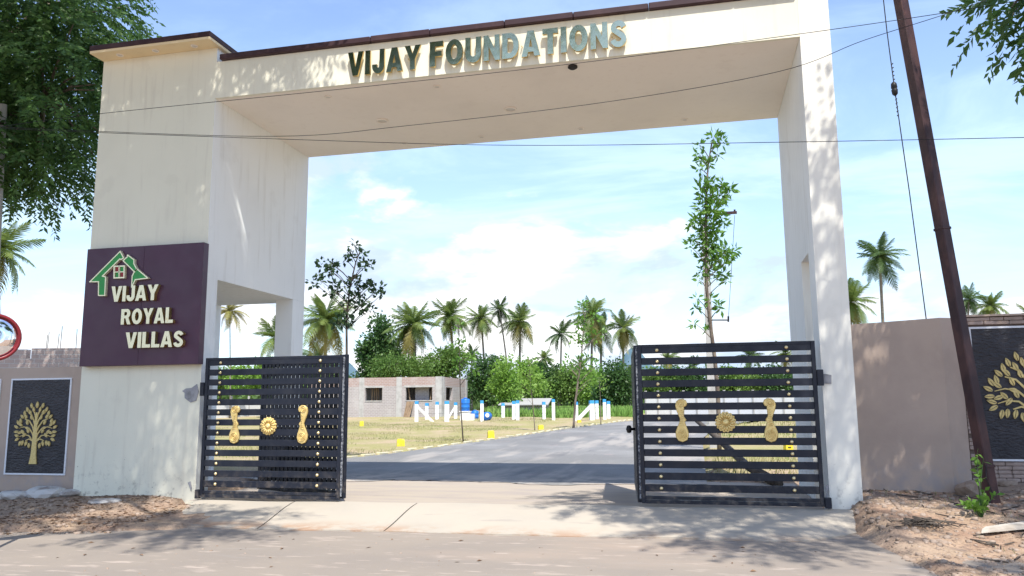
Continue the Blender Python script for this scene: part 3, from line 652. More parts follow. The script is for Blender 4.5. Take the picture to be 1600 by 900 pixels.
# ------------------------------------------------------------------ boundary walls with gold tree murals
def leaf_shape():
    n = 8; Lp = [(.5 * .44 * math.sin(math.pi * i / n) ** .9 * (1.15 - .3 * i / n), i / n) for i in range(n + 1)]
    half1 = [(.035, .05)] + [(max(x, .036), z) for x, z in Lp[1:-1]] + [(.02, .99)]
    return [half1, [(-x, z) for x, z in half1]]
LEAFM = plate_mesh('mural_leaf', leaf_shape(), .02, M_mgold)
def mural(parent, x0, x1, z0, z1, y, cx, tw, th, tz, back=0.0):
    """black panel, white border and raised gold tree of width tw and height th standing at height tz"""
    p = MB().box(x0, x1, y - .012, y + back, z0, z1).build('mural_panel', M_mblack, parent)
    b = .03
    for n_, bx in enumerate(((x0 - b, x1 + b, z1 + .001, z1 + b), (x0 - b, x1 + b, z0 - b, z0 - .001), (x0 - b, x0 - .001, z0, z1), (x1 + .001, x1 + b, z0, z1))):
        MB().box(bx[0], bx[1], y - .02, y, bx[2], bx[3]).build('mural_border', M_mwhite, p)
    k = tw
    T = lambda a, c: (cx + a * k, tz + c * th)
    tr = [T(-.085, 0), T(.085, 0), T(.055, .14), T(.048, .3), T(.045, .45), T(.03, .62), T(.012, .80), T(-.012, .80), T(-.03, .62), T(-.045, .45), T(-.048, .3), T(-.055, .14)]
    inst('mural_trunk', plate_mesh('mural_trunk', [tr], .024, M_mgold), p, (0, y - .020, 0))
    br = []
    for s in (-1, 1):
        for (a0, pts) in ((.26, [(.0, .26), (.05, .36), (.14, .44), (.25, .45), (.34, .42)]), (.34, [(.0, .34), (.06, .47), (.14, .55), (.26, .575), (.36, .55)]), (.45, [(.0, .45), (.07, .58), (.15, .67), (.25, .70)]),
                          (.55, [(.0, .55), (.05, .67), (.11, .76), (.19, .80)]), (.66, [(.0, .66), (.03, .76), (.08, .85)]), (.3, [(.0, .3), (.05, .36), (.12, .385), (.2, .36)])):
            br.append(stroke([T(s * q[0] * 1.0, q[1]) for q in pts], [.034 * k, .024 * k, .018 * k, .013 * k, .007 * k][:len(pts)]))
    for i, q in enumerate(br): inst('mural_branch', plate_mesh('mural_branch', [q], .018, M_mgold), p, (0, y - .016 - .0006 * i, 0))
    def lf(a, c, ang, s=1.0): inst('mural_leaf', LEAFM, p, (*(cx + a * k, y - .0225), tz + c * th), (0, R_(ang), 0), (.112 * k * s, 1, .112 * k * s))
    lf(0, .86, 0, 1.15)
    for s in (-1, 1):
        for a, c, g_ in ((.06, .80, 12), (.12, .76, 25), (.11, .86, 14), (.19, .80, 20), (.20, .70, 35), (.27, .70, 45), (.25, .74, 10), (.32, .62, 15), (.29, .58, 50), (.375, .55, 60), (.36, .60, 30),
                         (.36, .50, 95), (.345, .42, 70), (.34, .40, 120), (.28, .50, 110), (.25, .37, 170), (.24, .46, 40), (.17, .36, 165), (.12, .33, 185), (.14, .47, 20), (.17, .60, 20), (.09, .68, 15), (.13, .54, 70), (.20, .48, 140), (.30, .36, 165)):
            lf(s * a, c, s * g_, .95)
lw = thing('boundary_wall', 'brown boundary wall with black and gold tree mural left of the purple signboard tower', 'wall', group='boundary walls beside the gateway')
MB().box(-9, -.003, .30, .50, -.3, 2.225).build('wall_body', M_brown, lw)
mural(lw, -1.70, -.47, .36, 2.0, .298, -1.12, .98, 1.13, .52)
mural(lw, -3.45, -1.99, .36, 2.0, .298, -2.7, .98, 1.13, .52)
rw = thing('boundary_wall', 'plain brown plastered wall section between the slim white tower and the leaning steel pole', 'wall', group='boundary walls beside the gateway')
wp = at_y(1481, 496, 1.2).x
mb = MB(); mb.add([(X3 + .003, 1.2, -.2), (13.98, 1.2, -.2), (14.34, 1.6, -.2), (14.34, 1.8, -.2), (X3 + .003, 1.8, -.2), (X3 + .003, 1.2, 2.66), (13.98, 1.2, 2.735), (14.34, 1.6, 2.76), (14.34, 1.8, 2.76), (X3 + .003, 1.8, 2.66)],
                  [(0, 1, 6, 5), (1, 2, 7, 6), (2, 3, 8, 7), (3, 4, 9, 8), (4, 0, 5, 9), (5, 6, 7, 8, 9)])
mb.build('wall_body', M_brown, rw)
bw = thing('boundary_wall', 'stone clad brown wall with black and gold tree mural behind the leaning steel pole', 'wall', group='boundary walls beside the gateway')
MB().box(14.345, 24, 1.63, 1.85, -.2, 2.77).build('wall_body', M_joint, bw)
rr = random.Random(4); sb = [MB().box(-w / 2, w / 2, -.035, 0, -.026, .026, bev=.006).mesh('stone', M_bstone) for w in (.18, .26, .34)]
PX0, PX1, PZ0, PZ1 = 14.50, 16.5, .64, 2.585
z = .10; row = 0
while z < 2.75:
    x = 14.35 - (row % 2) * .1
    while x < 17.2:
        k = rr.choice((0, 1, 2)); w = (.18, .26, .34)[k]
        inpanel = PZ0 - .06 < z < PZ1 + .06
        lo, hi = x, x + w
        if inpanel and lo < PX0 - .03 < hi:                          # cut stone against the panel
            w2 = PX0 - .034 - max(lo, 14.347)
            if w2 > .03: inst('stone', sb[0], bw, (max(lo, 14.347) + w2 / 2, 1.628, z), scale=(w2 / .18, 1, 1))
        elif not (inpanel and hi > PX0 - .03 and lo < PX1 + .03) and lo > 14.34:
            inst('stone', sb[k], bw, (x + w / 2, 1.628 - rr.uniform(0, .006), z), (0, rr.uniform(-.01, .01), 0))
        x += w + .008
    z += .0585; row += 1
mural(bw, PX0, PX1, PZ0, PZ1, 1.60, 15.26, 1.42, 1.42, .86, .028)
MB().box(14.345, 24, 1.56, 1.86, 2.772, 2.80).build('wall_coping', M_brown, bw)

# ------------------------------------------------------------------ poles and wires
pb = Vector((14.13, .12, 0)); pt = at_y(1407, -2, .45); ax = (pt - pb).normalized(); plen = (pt - pb).length
pole = thing('steel_post', 'tall leaning rusty brown steel post in front of the right boundary wall', 'post', pb)
px_ = Vector((.85, .53, 0)); px_ = (px_ - ax * px_.dot(ax)).normalized(); py_ = ax.cross(px_); q = Matrix((px_, py_, ax)).transposed().to_4x4()
mb = MB(); mb.box(-.075, .075, -.075, .075, -.4, plen + 2.2, bev=.012, xf=q); mb.build('shaft', M_pole, pole)
mb = MB()
for zc in (.62, 3.9): mb.box(-.082, .082, -.082, .082, zc, zc + .035, bev=.004, xf=q)
mb.build('clamp_band', M_pole, pole)
mb = MB(); rr = random.Random(2)
mb.tube([q @ Vector((-.09, -.09, .66)), q @ Vector((-.16, -.12, .5)), q @ Vector((-.12, -.14, .3)), q @ Vector((-.2, -.1, .1))], .006, 5); mb.build('loose_wire', M_wire, pole)

def wire(label, pts, rad=.009, group='overhead wires', name='wire'):
    # smooth chain through the points
    P = [Vector(p) for p in pts]; out = []
    for i in range(len(P) - 1):
        p0, p1, p2, p3 = P[max(i - 1, 0)], P[i], P[i + 1], P[min(i + 2, len(P) - 1)]
        for k in range(8):
            t = k / 8; out.append(.5 * ((2 * p1) + (p2 - p0) * t + (2 * p0 - 5 * p1 + 4 * p2 - p3) * t * t + (3 * p1 - p0 - 3 * p2 + p3) * t ** 3))
    out.append(P[-1]); return tag(MB().tube(out, rad, 5).build(name, M_wire), label, 'wire', group)
wy = -1.6
wire('thin black wire rising across the raised letters from the left tree to the upper right', [at_y(-30, 203, wy), at_y(135, 180, wy), at_y(545, 138, wy), at_y(900, 99, wy), at_y(1250, 53, wy), at_y(1490, 18, wy), at_y(1640, -8, wy)], .0045)
wire('black wire sagging under the beam then climbing past the slim tower to the right', [at_y(-30, 196, wy - .2), at_y(100, 203, wy - .2), at_y(430, 213, wy - .2), at_y(640, 196, wy - .2), at_y(950, 159, wy - .2), at_y(1216, 112, wy - .2), at_y(1350, 63, wy - .2), at_y(1490, 18, wy - .2), at_y(1640, -36, wy - .2)], .0042)
wire('nearly level black wire crossing the sky below the beam to the right edge', [at_y(-30, 199, wy - .1), at_y(100, 205, wy - .1), at_y(430, 217, wy - .1), at_y(800, 227, wy - .1), at_y(1230, 222, wy - .1), at_y(1640, 214, wy - .1)], .0045)
stay = thing('stay_wire', 'slanting black stay wire with an egg insulator beside the leaning steel post', 'wire', at_y(1447, 505, 2.0))
so = Vector(stay.location)
mb = MB(); mb.tube([at_y(1376, -40, 2.0) - so, at_y(1386, 50, 2.0) - so, at_y(1397, 133, 2.0) - so, at_y(1421, 300, 2.0) - so, at_y(1447, 497, 2.0) - so, at_y(1462, 615, 2.0) - so], .009, 5); mb.build('strand', M_wire, stay)
a, b = at_y(1394, 100, 2.0) - so, at_y(1403, 180, 2.0) - so; mb = MB()
for k in range(14): p = a.lerp(b, k / 13); mb.tube([p - Vector((.013, .0, .012)), p + Vector((.013, 0, .012))], .010, 5)
mb.build('twisted_splice', M_wire, stay)
i0, i1 = at_y(1395.5, 129, 2.0) - so, at_y(1398.5, 150, 2.0) - so; mb = MB(); mb.tube([i0.lerp(i1, t) + Vector((0, -.02, 0)) for t in (0, .12, .42, .5, .58, .88, 1)], [.02, .045, .052, .038, .052, .045, .02], 10); mb.build('egg_insulator', M_wire, stay, smooth=True)

p0 = at_d(-16, 640, 17); p1 = at_d(4, 163, 17)
up_ = thing('utility_pole', 'grey concrete utility pole at the left edge under the big feathery tree', 'pole', (p0.x, p0.y, 0))
MB().tube([(0, 0, -.3), p1 - Vector((p0.x, p0.y, 0))], [.13, .085], 8).build('shaft', M_conc, up_, smooth=False)
o = MB().box(-.1, .1, -.1, .1, -.03, .03).build('clamp_band', M_pole, up_, loc=at_d(2, 195, 17) - Vector((p0.x, p0.y, 0)))

# concrete line pole beyond the right gate leaf
b0 = on_ground(1116, 697)
cp = thing('utility_pole', 'white concrete line pole behind the tall slender leafy tree seen over the right gate', 'pole', b0)
dd = (b0 - Vector(CAM)).dot(Vector(FW)); tp = at_d(1118, 328, dd)
hgt = tp.z - b0.z
mb = MB(); mb.add([(x * s, y * s, z) for z, s in ((-.2, 1), (hgt, .68)) for x, y in ((-.15, -.12), (.15, -.12), (.15, .12), (-.15, .12))], [(0, 1, 5, 4), (1, 2, 6, 5), (2, 3, 7, 6), (3, 0, 4, 7), (4, 5, 6, 7)])
mb.build('shaft', M_conc, cp)
def loc_at(u, v): return at_d(u, v, dd) - b0
p = loc_at(1134, 333); MB().box(-.1, .36, -.05, .05, -.04, .04).build('crossarm', M_pole, cp, loc=p)
MB().box(-.03, .03, -.03, .03, 0, .12).build('insulator', M_wire, cp, loc=loc_at(1148, 333))
for v in (500,): MB().tube([loc_at(1106, v), loc_at(1139, v)], .025, 5).build('crossarm', M_wire, cp)
for u in (1107, 1138): MB().tube([loc_at(u, 503), loc_at(u, 494)], .03, 6).build('insulator', M_wire, cp)
MB().tube([loc_at(1148, 336), loc_at(1143, 420), loc_at(1138, 500)], .010, 4).build('drop_wire', M_wire, cp)

# round traffic mirror at the left edge
mc = at_d(-9, 527, 9.0); mn = (Vector(CAM) - mc); mn.z = 0; mn.normalize(); mn = (mn + Vector((.25, 0, 0))).normalized()
mir = thing('traffic_mirror', 'round convex road mirror with dark red rim at the left edge', 'mirror', (mc.x - .02, mc.y + .06, -.1))
mq = mn.to_track_quat('Z', 'Y').to_matrix().to_4x4(); mo = mc - Vector((mc.x - .02, mc.y + .06, -.1)); mt = Matrix.Translation(mo) @ mq
MB().lathe([(.235, 0), (.21, .018), (.16, .036), (.1, .047), (.0, .054)], 36, xf=mt).build('mirror_face', M_mirror, mir, smooth=True)
MB().lathe([(.232, -.02), (.268, -.02), (.272, .0), (.262, .022), (.236, .024), (.236, .0)], 36, xf=mt).build('rim', M_rim, mir, smooth=True)
MB().tube([(0, 0, -.1), (0, 0, mo.z)], .03, 8).build('post', M_conc, mir)

# ------------------------------------------------------------------ unfinished brick house
hb = on_ground(690, 652); house = thing('brick_house', 'unfinished single storey grey brick house with concrete columns and open windows', 'house', hb, (0, 0, -YAW - R_(12)))
HZ = 2.95; dist = (hb - Vector(CAM)).dot(Vector(FW))
# local x runs along the front (0 at the right corner, negative to the left), y into the depth
KX = dist / FPX
def fx(u): return (u - 690) * KX * 1.03
W1, W2 = (fx(566), fx(594)), (fx(632), fx(675)); WZ0, WZ1 = 1.25, 2.2; LEFT = fx(470)
mb = MB(); t_ = .23
for a, b, z0, z1 in ((LEFT, W1[0], -.3, 2.30), (W1[0], W1[1], -.3, WZ0), (W1[0], W1[1], WZ1, 2.30), (W1[1], W2[0], -.3, 2.30), (W2[0], W2[1], -.3, WZ0), (W2[0], W2[1], WZ1, 2.30), (W2[1], -.001, -.3, 2.30)):
    mb.box(a, b, 0, t_, z0, z1)
mb.build('wall', M_brickgrey, house)
SV = 1.1, 1.9                                                       # window in the side wall
mb = MB()
for a, b, z0, z1 in ((t_ + .002, SV[0], -.3, 2.30), (SV[0], SV[1] + .9, -.3, WZ0), (SV[0], SV[1] + .9, WZ1, 2.30), (SV[1] + .9, 7.0, -.3, 2.30)): mb.box(-t_, 0, a, b, z0, z1)
mb.build('wall', M_brickgrey, house)
mb = MB(); mb.box(LEFT, -.001, .0, t_, 2.302, HZ); mb.build('upper_courses', M_brickred, house)
mb = MB(); mb.box(-t_, 0, t_ + .002, 7, 2.302, HZ); mb.build('upper_courses', M_brickred, house)
MB().box(LEFT, 0, 6.8, 7.0, -.3, HZ).build('wall', M_brickgrey, house)
MB().box(LEFT, -t_ - .002, t_, 6.79, 2.45, 2.57).build('floor_slab', M_conc, house)
MB().box(LEFT, -t_ - .002, t_, 6.79, .1, .2).build('floor_slab', M_conc, house)
for u0, u1 in ((556, 564), (617, 626), (680, 690)): MB().box(fx(u0), fx(u1), -.03, t_ + .03, -.3, HZ + .02).build('column', M_conc, house)
MB().box(-t_ - .02, .03, 6.55, 7.03, -.3, HZ - .05).build('column', M_conc, house)
MB().box(-t_ - .02, .03, .28, .62, -.3, HZ + .01).build('column', M_conc, house)
for a, b in (W1, W2):
    MB().box(a - .15, b + .15, -.012, t_ + .01, WZ1, WZ1 + .14).build('lintel', M_conc, house)
    MB().box(a, b, -.04, t_ + .01, WZ0 - .07, WZ0).build('sill', M_conc, house)
rr = random.Random(6)
def prop(x0, z0, x1, z1, y=.4): MB().tube([(x0, y, z0), (x1, y, z1)], .055, 5).build('timber_prop', M_wood, house)
for k in range(7): x = W1[0] + .3 + k * .15; prop(x, .3, x + rr.uniform(-.12, .12), 2.4, .5 + .1 * (k % 3))
prop(W2[0] + .35, .3, W2[0] + .05, 2.4); prop(W2[1] - .1, 2.4, W2[1] - .42, .3)
MB().box(W2[0] + .55, W2[1] - .45, .6, .75, .2, 2.4).build('inner_partition', M_brickgrey, house)
for k in range(6): x = fx(633) + k * .09; MB().tube([(x, -.5 - .04 * k, -.1), (x + .12, -.08, 1.15)], .05, 5).build('leaning_plank', M_wood, house)

# unfinished block behind the left boundary wall
lb0 = at_d(122, 575, 24); lbh = at_d(122, 545, 24).z
blk = thing('unfinished_building', 'pale unfinished brick building with reinforcing rods above the left boundary wall', 'house', (lb0.x, lb0.y, 0), (0, 0, -YAW))
bwid = 110 / FPX * 24
mb = MB()
for a, b, h in ((-bwid * 1.6, -bwid * .98, -.12), (-bwid * .98, -bwid * .755, 0), (-bwid * .755, -bwid * .68, -.28), (-bwid * .68, 0, .03)): mb.box(a, b, 0, .23, 0, lbh + h)
mb.build('wall', M_brickpale, blk); mb = MB().box(-.23, 0, .232, 5, 0, lbh + .02); mb.build('wall', M_brickpale, blk)
for u in (68, 84, 88, 113, 66):
    x = (u - 122) / FPX * 24; MB().tube([(x, .12, lbh - .1), (x + rr.uniform(-.03, .03), .12, lbh + rr.uniform(.35, .85))], .009, 4).build('steel_rod', M_pole, blk)

# ------------------------------------------------------------------ fence posts with blue tops
FG = 'white fence posts with blue tops along the plots'
def fpost(u, v, vt, lab, brace=None, w=4.9):
    b = on_ground(u, v); d = (b - Vector(CAM)).dot(Vector(FW)); h = (v - vt) / FPX * d
    t = thing('fence_post', lab, 'post', b, (0, 0, -YAW + random.Random(u).uniform(-.2, .2)), FG); r = w / FPX * d / 2
    MB().box(-r, r, -r, r, -.2, h - .2).build('shaft', M_postw, t); MB().box(-r, r, -r, r, h - .198, h).build('painted_top', M_postb, t)
    if brace:
        x = brace / FPX * d; MB().tube([(x, 0, -.05), (r * .5 * (1 if x > 0 else -1), 0, h * .72)], r * .85, 4).build('brace', M_postw, t)
fpost(651, 659, 627, 'white blue topped post with long brace leaning to the right, leftmost before the house', 27)
fpost(667, 656, 630, 'short white blue topped post in the crook of the leftmost braced post')
fpost(683, 656, 628, 'plain white blue topped post between the short post and the thick corner post'); fpost(698, 659, 627, 'thick white blue topped post just right of the house corner column', None, 7)
fpost(712, 655, 629, 'white blue topped post braced to the left, left of the blue water drums', -13)
fpost(753, 658, 626, 'white blue topped post standing between the blue drums')
fpost(803, 657, 627, 'left post of the close pair of white blue topped posts before the field'); fpost(809, 658, 626, 'right post of the close pair of white blue topped posts before the field')
fpost(850, 656, 628, 'lone white blue topped post right of the close pair'); fpost(865, 657, 624, 'tall lone white blue topped post left of the leaning stemmed sapling')
fpost(901, 657, 628, 'white blue topped post at the lower end of the long far brace'); fpost(925, 658, 626, 'white blue topped post with a long brace falling left by the far road bend', -27, 7)
fpost(933, 656, 626, 'left one of three white blue topped posts crowded at the far road bend'); fpost(945, 657, 624, 'middle one of three white blue topped posts crowded at the far road bend'); fpost(951, 655, 627, 'right one of three white blue topped posts crowded at the far road bend')
fpost(786, 653, 630, 'thin white blue topped post between the lying drum and the close pair', None, 5)
# strands of wire between the posts
mbw = MB(); pts = [on_ground(u, 657) for u in (651, 698, 753, 806, 865, 925, 951)]
fw_ = thing('fence_wire', 'thin wire strands strung between the white blue topped posts', 'wire', pts[0])
for hh in (.45, .8): MB().tube([p - pts[0] + Vector((0, 0, hh)) for p in pts], .008, 4).build('strand', M_wire, fw_)

# drums and tanks by the posts
def drum(u, v, wpx, hpx, lab, lying=False, lid=None):
    b = on_ground(u, v); d = (b - Vector(CAM)).dot(Vector(FW)); r = wpx / FPX * d / 2; h = hpx / FPX * d
    t = thing('water_drum', lab, 'drum', b, group='blue plastic drums by the fence')
    prof = [(r * .9, 0), (r, h * .05), (r, h * .3), (r * 1.05, h * .33), (r, h * .36), (r, h * .63), (r * 1.05, h * .66), (r, h * .69), (r, h * .93), (r * .88, h), (r * .2, h * 1.0)]
    if lying:
        mt_ = Matrix.Translation((0, 0, r)) @ Matrix.Rotation(R_(90), 4, 'X') @ Matrix.Translation((0, 0, -h * .5))
        MB().lathe(prof, 16, xf=mt_).build('body', M_drum, t, smooth=True)
        MB().lathe([(r * .5, 0), (r * .5, .03), (r * .1, .03)], 14, xf=Matrix.Translation((r * .45, -h * .52, r * 1.25)) @ Matrix.Rotation(R_(90), 4, 'X')).build('lid', M_postw, t)
    else:
        MB().lathe(prof, 16).build('body', M_drum, t, smooth=True)
        MB().lathe([(r * .45, h * .99), (r * .45, h * 1.08), (r * .3, h * 1.1), (.01, h * 1.1)], 14).build('lid', M_drum, t)
    return t
bs = on_ground(727, 657)
st = thing('drum_stand', 'white painted masonry stand carrying the tall blue drum', 'stand', bs)
MB().box(-.28, .28, -.28, .28, -.2, .55, bev=.02).build('base', M_postw, st); MB().box(-.33, .33, -.33, .33, .552, .60, bev=.01).build('top_slab', M_postw, st)
t = drum(727, 657, 14, 19, 'blue drum standing high on the white masonry stand'); t.location.z += .60
drum(742, 655, 12, 13, 'small upright blue drum between stand and post'); drum(761, 657, 13, 17, 'lying blue drum with white lid right of the post', True)
bx = on_ground(736, 657); o = tag(MB().box(-.22, .22, -.2, .2, -.1, .42, bev=.03).build('white_block', M_postw, loc=bx), 'white painted block at the foot of the drum stand', 'block')

# yellow plot markers
YG = 'yellow plot marker stones'
def marker(u, v, w, h, lab):
    b = on_ground(u, v); d = (b - Vector(CAM)).dot(Vector(FW)); x = w / FPX * d / 2; z = h / FPX * d
    t = thing('plot_marker', lab, 'marker', b, (0, 0, -YAW + .2), YG)
    bm_ = MB(); bm_.add([(sx * x * k, sy * x * .7 * k, zz_) for zz_, k in ((-.1, 1.08), (z * .8, .98), (z, .82)) for sx, sy in ((-1, -1), (1, -1), (1, 1), (-1, 1))],
        [(i + j * 4, (i + 1) % 4 + j * 4, (i + 1) % 4 + j * 4 + 4, i + j * 4 + 4) for j in range(2) for i in range(4)] + [(8, 9, 10, 11)])
    bm_.build('block', M_yellow, t)
    if lab.endswith('leaf') and 'through' in lab: MB().box(-x * .45, x * .4, -x * .7 - .012, -x * .7 - .002, z * .48, z * .60).build('painted_mark', M_dark, t)
marker(626, 700, 12, 14, 'largest yellow marker stone on the dry grass, nearest the left gate leaf'); marker(767, 684, 10, 11, 'yellow marker stone by the road kerb between two saplings')
marker(845, 671, 8, 7, 'small yellow marker stone beside the kerb near the far sapling'); marker(565, 666, 6, 8, 'tiny yellow marker stone far back on the lawn by the house')
marker(1232, 706, 12, 13, 'yellow marker stone seen through the right gate leaf'); marker(905, 661, 6, 5, 'yellow marker stone at the far road bend')

# low shed in the field and the compound wall behind
sb_ = at_d(818, 634, 60); sb_.z = float(Rz(sb_.y)); shed = thing('shed', 'low shed with pale sheet roof in the green field', 'shed', sb_, (0, 0, .12))
MB().box(-1.7, 1.7, 0, 4, -.3, .75).build('wall', M_brickgrey, shed)
mb = MB(); mb.add([(-1.9, -.4, .75), (1.9, -.4, .75), (1.9, 4.4, 1.25), (-1.9, 4.4, 1.25), (-1.9, -.4, .81), (1.9, -.4, .81), (1.9, 4.4, 1.31), (-1.9, 4.4, 1.31)], [(0, 3, 2, 1), (4, 5, 6, 7), (0, 1, 5, 4), (1, 2, 6, 5), (2, 3, 7, 6), (3, 0, 4, 7)]); mb.build('roof', M_shed, shed)
c0 = on_ground(1010, 650); c1 = on_ground(1330, 655); cw = thing('compound_wall', 'long pale panel wall far beyond the right gate leaf', 'wall', c0)
dv = c1 - c0; cwl = dv.length; ang = math.atan2(dv.y, dv.x); npn = 14; pl = cwl / npn
pm = MB().box(.06, pl - .06, -.03, .03, -.3, 1.25).mesh('wall_panel', M_cwall); pp = MB().box(-.06, .06, -.06, .06, -.3, 1.75).mesh('wall_post', M_conc)
for k in range(npn + 1):
    p = dv * (k / npn)
    if k < npn: inst('wall_panel', pm, cw, p, (0, 0, ang))
    inst('wall_post', pp, cw, p, (0, 0, ang))
c0 = on_ground(300, 655); c1 = on_ground(505, 648); cw2 = thing('compound_wall', 'long pale panel wall far behind the left gate leaf', 'wall', c0)
dv = c1 - c0; ang = math.atan2(dv.y, dv.x); pl = dv.length / 8
pm = MB().box(.06, pl - .06, -.03, .03, -.3, 1.5).mesh('wall_panel', M_cwall)
for k in range(8): inst('wall_panel', pm, cw2, dv * (k / 8), (0, 0, ang)); inst('wall_post', pp, cw2, dv * (k / 8), (0, 0, ang))

# ------------------------------------------------------------------ palms
def frond_mesh(name, L_, droop, mat, n=34, seed=0):
    rd = random.Random(seed); V, F = [], []; P = []
    for i in range(n + 1):
        t = i / n; P.append(Vector((L_ * (t - .12 * droop * t * t), 0, L_ * (.16 * t - droop * .62 * t * t))))
    for i in range(n):
        w0, w1 = .035 * (1 - i / n) + .008, .035 * (1 - (i + 1) / n) + .008; a, b = P[i], P[i + 1]; o = len(V)
        V += [a + Vector((0, w0, 0)), a - Vector((0, w0, 0)), b - Vector((0, w1, 0)), b + Vector((0, w1, 0))]; F.append((o, o + 1, o + 2, o + 3))
        if i < 2: continue
        t = i / n; ln = L_ * .30 * math.sin(math.pi * min(1, .12 + t * .9)) ** .7
        for s in (-1, 1):
            d = (b - a).normalized(); l2 = ln * rd.uniform(.8, 1.1)
            q = a + Vector((d.x * l2 * .55, s * l2 * .72, d.z * l2 * .5 - l2 * rd.uniform(.18, .5))); m = (a + q) / 2 + Vector((0, 0, l2 * .10)); wd = d * L_ * .0135
            o = len(V); V += [a - wd, a + wd, m + wd * 1.1, q, m - wd * 1.1]; F += [(o, o + 1, o + 2, o + 4), (o + 4, o + 2, o + 3)]
    mb_ = MB(); mb_.add(V, F); return mb_.mesh(name, mat)
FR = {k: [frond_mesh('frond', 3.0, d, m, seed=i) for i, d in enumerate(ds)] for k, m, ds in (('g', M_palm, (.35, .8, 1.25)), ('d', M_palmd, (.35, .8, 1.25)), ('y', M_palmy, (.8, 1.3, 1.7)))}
NUT = MB().lathe([(.02, -.14), (.10, -.09), (.13, 0), (.09, .09), (.02, .12)], 8).mesh('coconut', M_palmy, True)
PG = 'coconut palms beyond the gateway'
def palm(u, v, r, lab, seed, dist=None, vb=None, ub=None, n=22, look='g', tr=.17, wind=.0, group=PG):
    """crown centre seen at (u, v) with fronds about r pixels long"""
    rd = random.Random(seed); d = dist or 3.0 * FPX / r; c = at_d(u, v, d); k = 1.2 * r / FPX * d / 3.0; n = int(n * 1.4)
    bu = ub if ub is not None else u; b = at_d(bu, 640, d); b.z = float(Rz(b.y)) - .1
    t = thing('palm_tree', lab, 'palm', b, group=group); r *= 1.0; top = c - b; side = Vector((top.x, top.y, 0))
    pts = [Vector((0, 0, 0)) + side * (s ** 1.8) + Vector((0, 0, top.z * s)) + Vector((math.sin(s * 3 + seed) * .12, 0, 0)) * min(1, s * 2) * (1 - s) for s in np.linspace(0, 1, 9)]
    MB().tube(pts, [tr * 1.35 * k if i == 0 else tr * k * (1 - .045 * i) for i in range(9)], 7).build('trunk', M_pbark, t, smooth=True)
    wa, ws_ = rd.uniform(0, 6.28), rd.uniform(.1, .32); hang = rd.uniform(.8, 1.25); thin = rd.uniform(0, 6.28)
    for i in range(n):
        a = i * 2.39996 + rd.uniform(-.35, .35); e = (i + .5) / n
        if e > .35 and math.cos(a - thin) > .75 and rd.random() < .6: continue            # youngest upright, oldest hanging
        pit = lerp(1.32, -.72 * hang, e ** .8) + rd.uniform(-.2, .2) - ws_ * math.cos(a - wa) * .6
        old = e > .82; kind = 'y' if old and look != 'd' else look; me = FR[kind][min(2, int(e * 3))]
        s = k * rd.uniform(.72, 1.12) * (.75 + .25 * min(1, e * 3))
        inst('frond', me, t, top, (rd.uniform(-.5, .5), -pit, a - ws_ * math.sin(a - wa)), (s, s, s))
    if look != 'd' and r > 28:
        for i in range(5): a = i * 1.3; inst('coconut', NUT, t, top + Vector((math.cos(a) * .22, math.sin(a) * .22, -.25)) * k, scale=(k, k, k))
    return t
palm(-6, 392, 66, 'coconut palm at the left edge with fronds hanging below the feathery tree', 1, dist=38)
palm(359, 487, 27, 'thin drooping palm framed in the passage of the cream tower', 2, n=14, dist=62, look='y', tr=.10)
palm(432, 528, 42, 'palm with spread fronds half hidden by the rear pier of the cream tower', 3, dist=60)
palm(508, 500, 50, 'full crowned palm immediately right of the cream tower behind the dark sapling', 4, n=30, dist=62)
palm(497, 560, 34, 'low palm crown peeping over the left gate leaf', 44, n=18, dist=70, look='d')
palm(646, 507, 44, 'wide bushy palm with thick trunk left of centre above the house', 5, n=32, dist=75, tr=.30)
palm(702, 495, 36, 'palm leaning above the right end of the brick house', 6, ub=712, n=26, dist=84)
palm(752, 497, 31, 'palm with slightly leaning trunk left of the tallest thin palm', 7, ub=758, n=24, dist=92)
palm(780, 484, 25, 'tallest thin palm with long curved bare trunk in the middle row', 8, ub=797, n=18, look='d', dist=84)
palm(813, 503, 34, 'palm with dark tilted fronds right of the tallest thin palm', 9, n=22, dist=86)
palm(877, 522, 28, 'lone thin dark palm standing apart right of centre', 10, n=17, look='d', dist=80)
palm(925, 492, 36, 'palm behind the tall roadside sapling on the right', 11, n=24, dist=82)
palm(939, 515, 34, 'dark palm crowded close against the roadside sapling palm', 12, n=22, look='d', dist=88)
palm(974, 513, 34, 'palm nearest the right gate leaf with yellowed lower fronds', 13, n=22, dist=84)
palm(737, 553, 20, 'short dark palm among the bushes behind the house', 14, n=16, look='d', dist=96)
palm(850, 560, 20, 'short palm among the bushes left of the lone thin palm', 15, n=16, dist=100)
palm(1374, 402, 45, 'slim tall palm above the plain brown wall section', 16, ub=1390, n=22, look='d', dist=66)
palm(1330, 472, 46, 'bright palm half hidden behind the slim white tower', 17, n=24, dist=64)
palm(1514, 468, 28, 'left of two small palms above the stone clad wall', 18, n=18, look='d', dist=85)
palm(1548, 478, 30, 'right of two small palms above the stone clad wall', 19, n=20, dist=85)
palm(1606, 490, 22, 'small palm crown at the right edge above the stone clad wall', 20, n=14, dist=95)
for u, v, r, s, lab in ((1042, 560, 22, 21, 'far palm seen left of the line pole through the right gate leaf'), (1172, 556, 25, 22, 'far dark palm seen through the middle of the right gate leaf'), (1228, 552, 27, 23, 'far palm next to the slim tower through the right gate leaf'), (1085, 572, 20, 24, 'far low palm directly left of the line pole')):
    palm(u, v, r, lab, s, n=16, look='d' if s % 2 == 0 else 'g', dist=95)

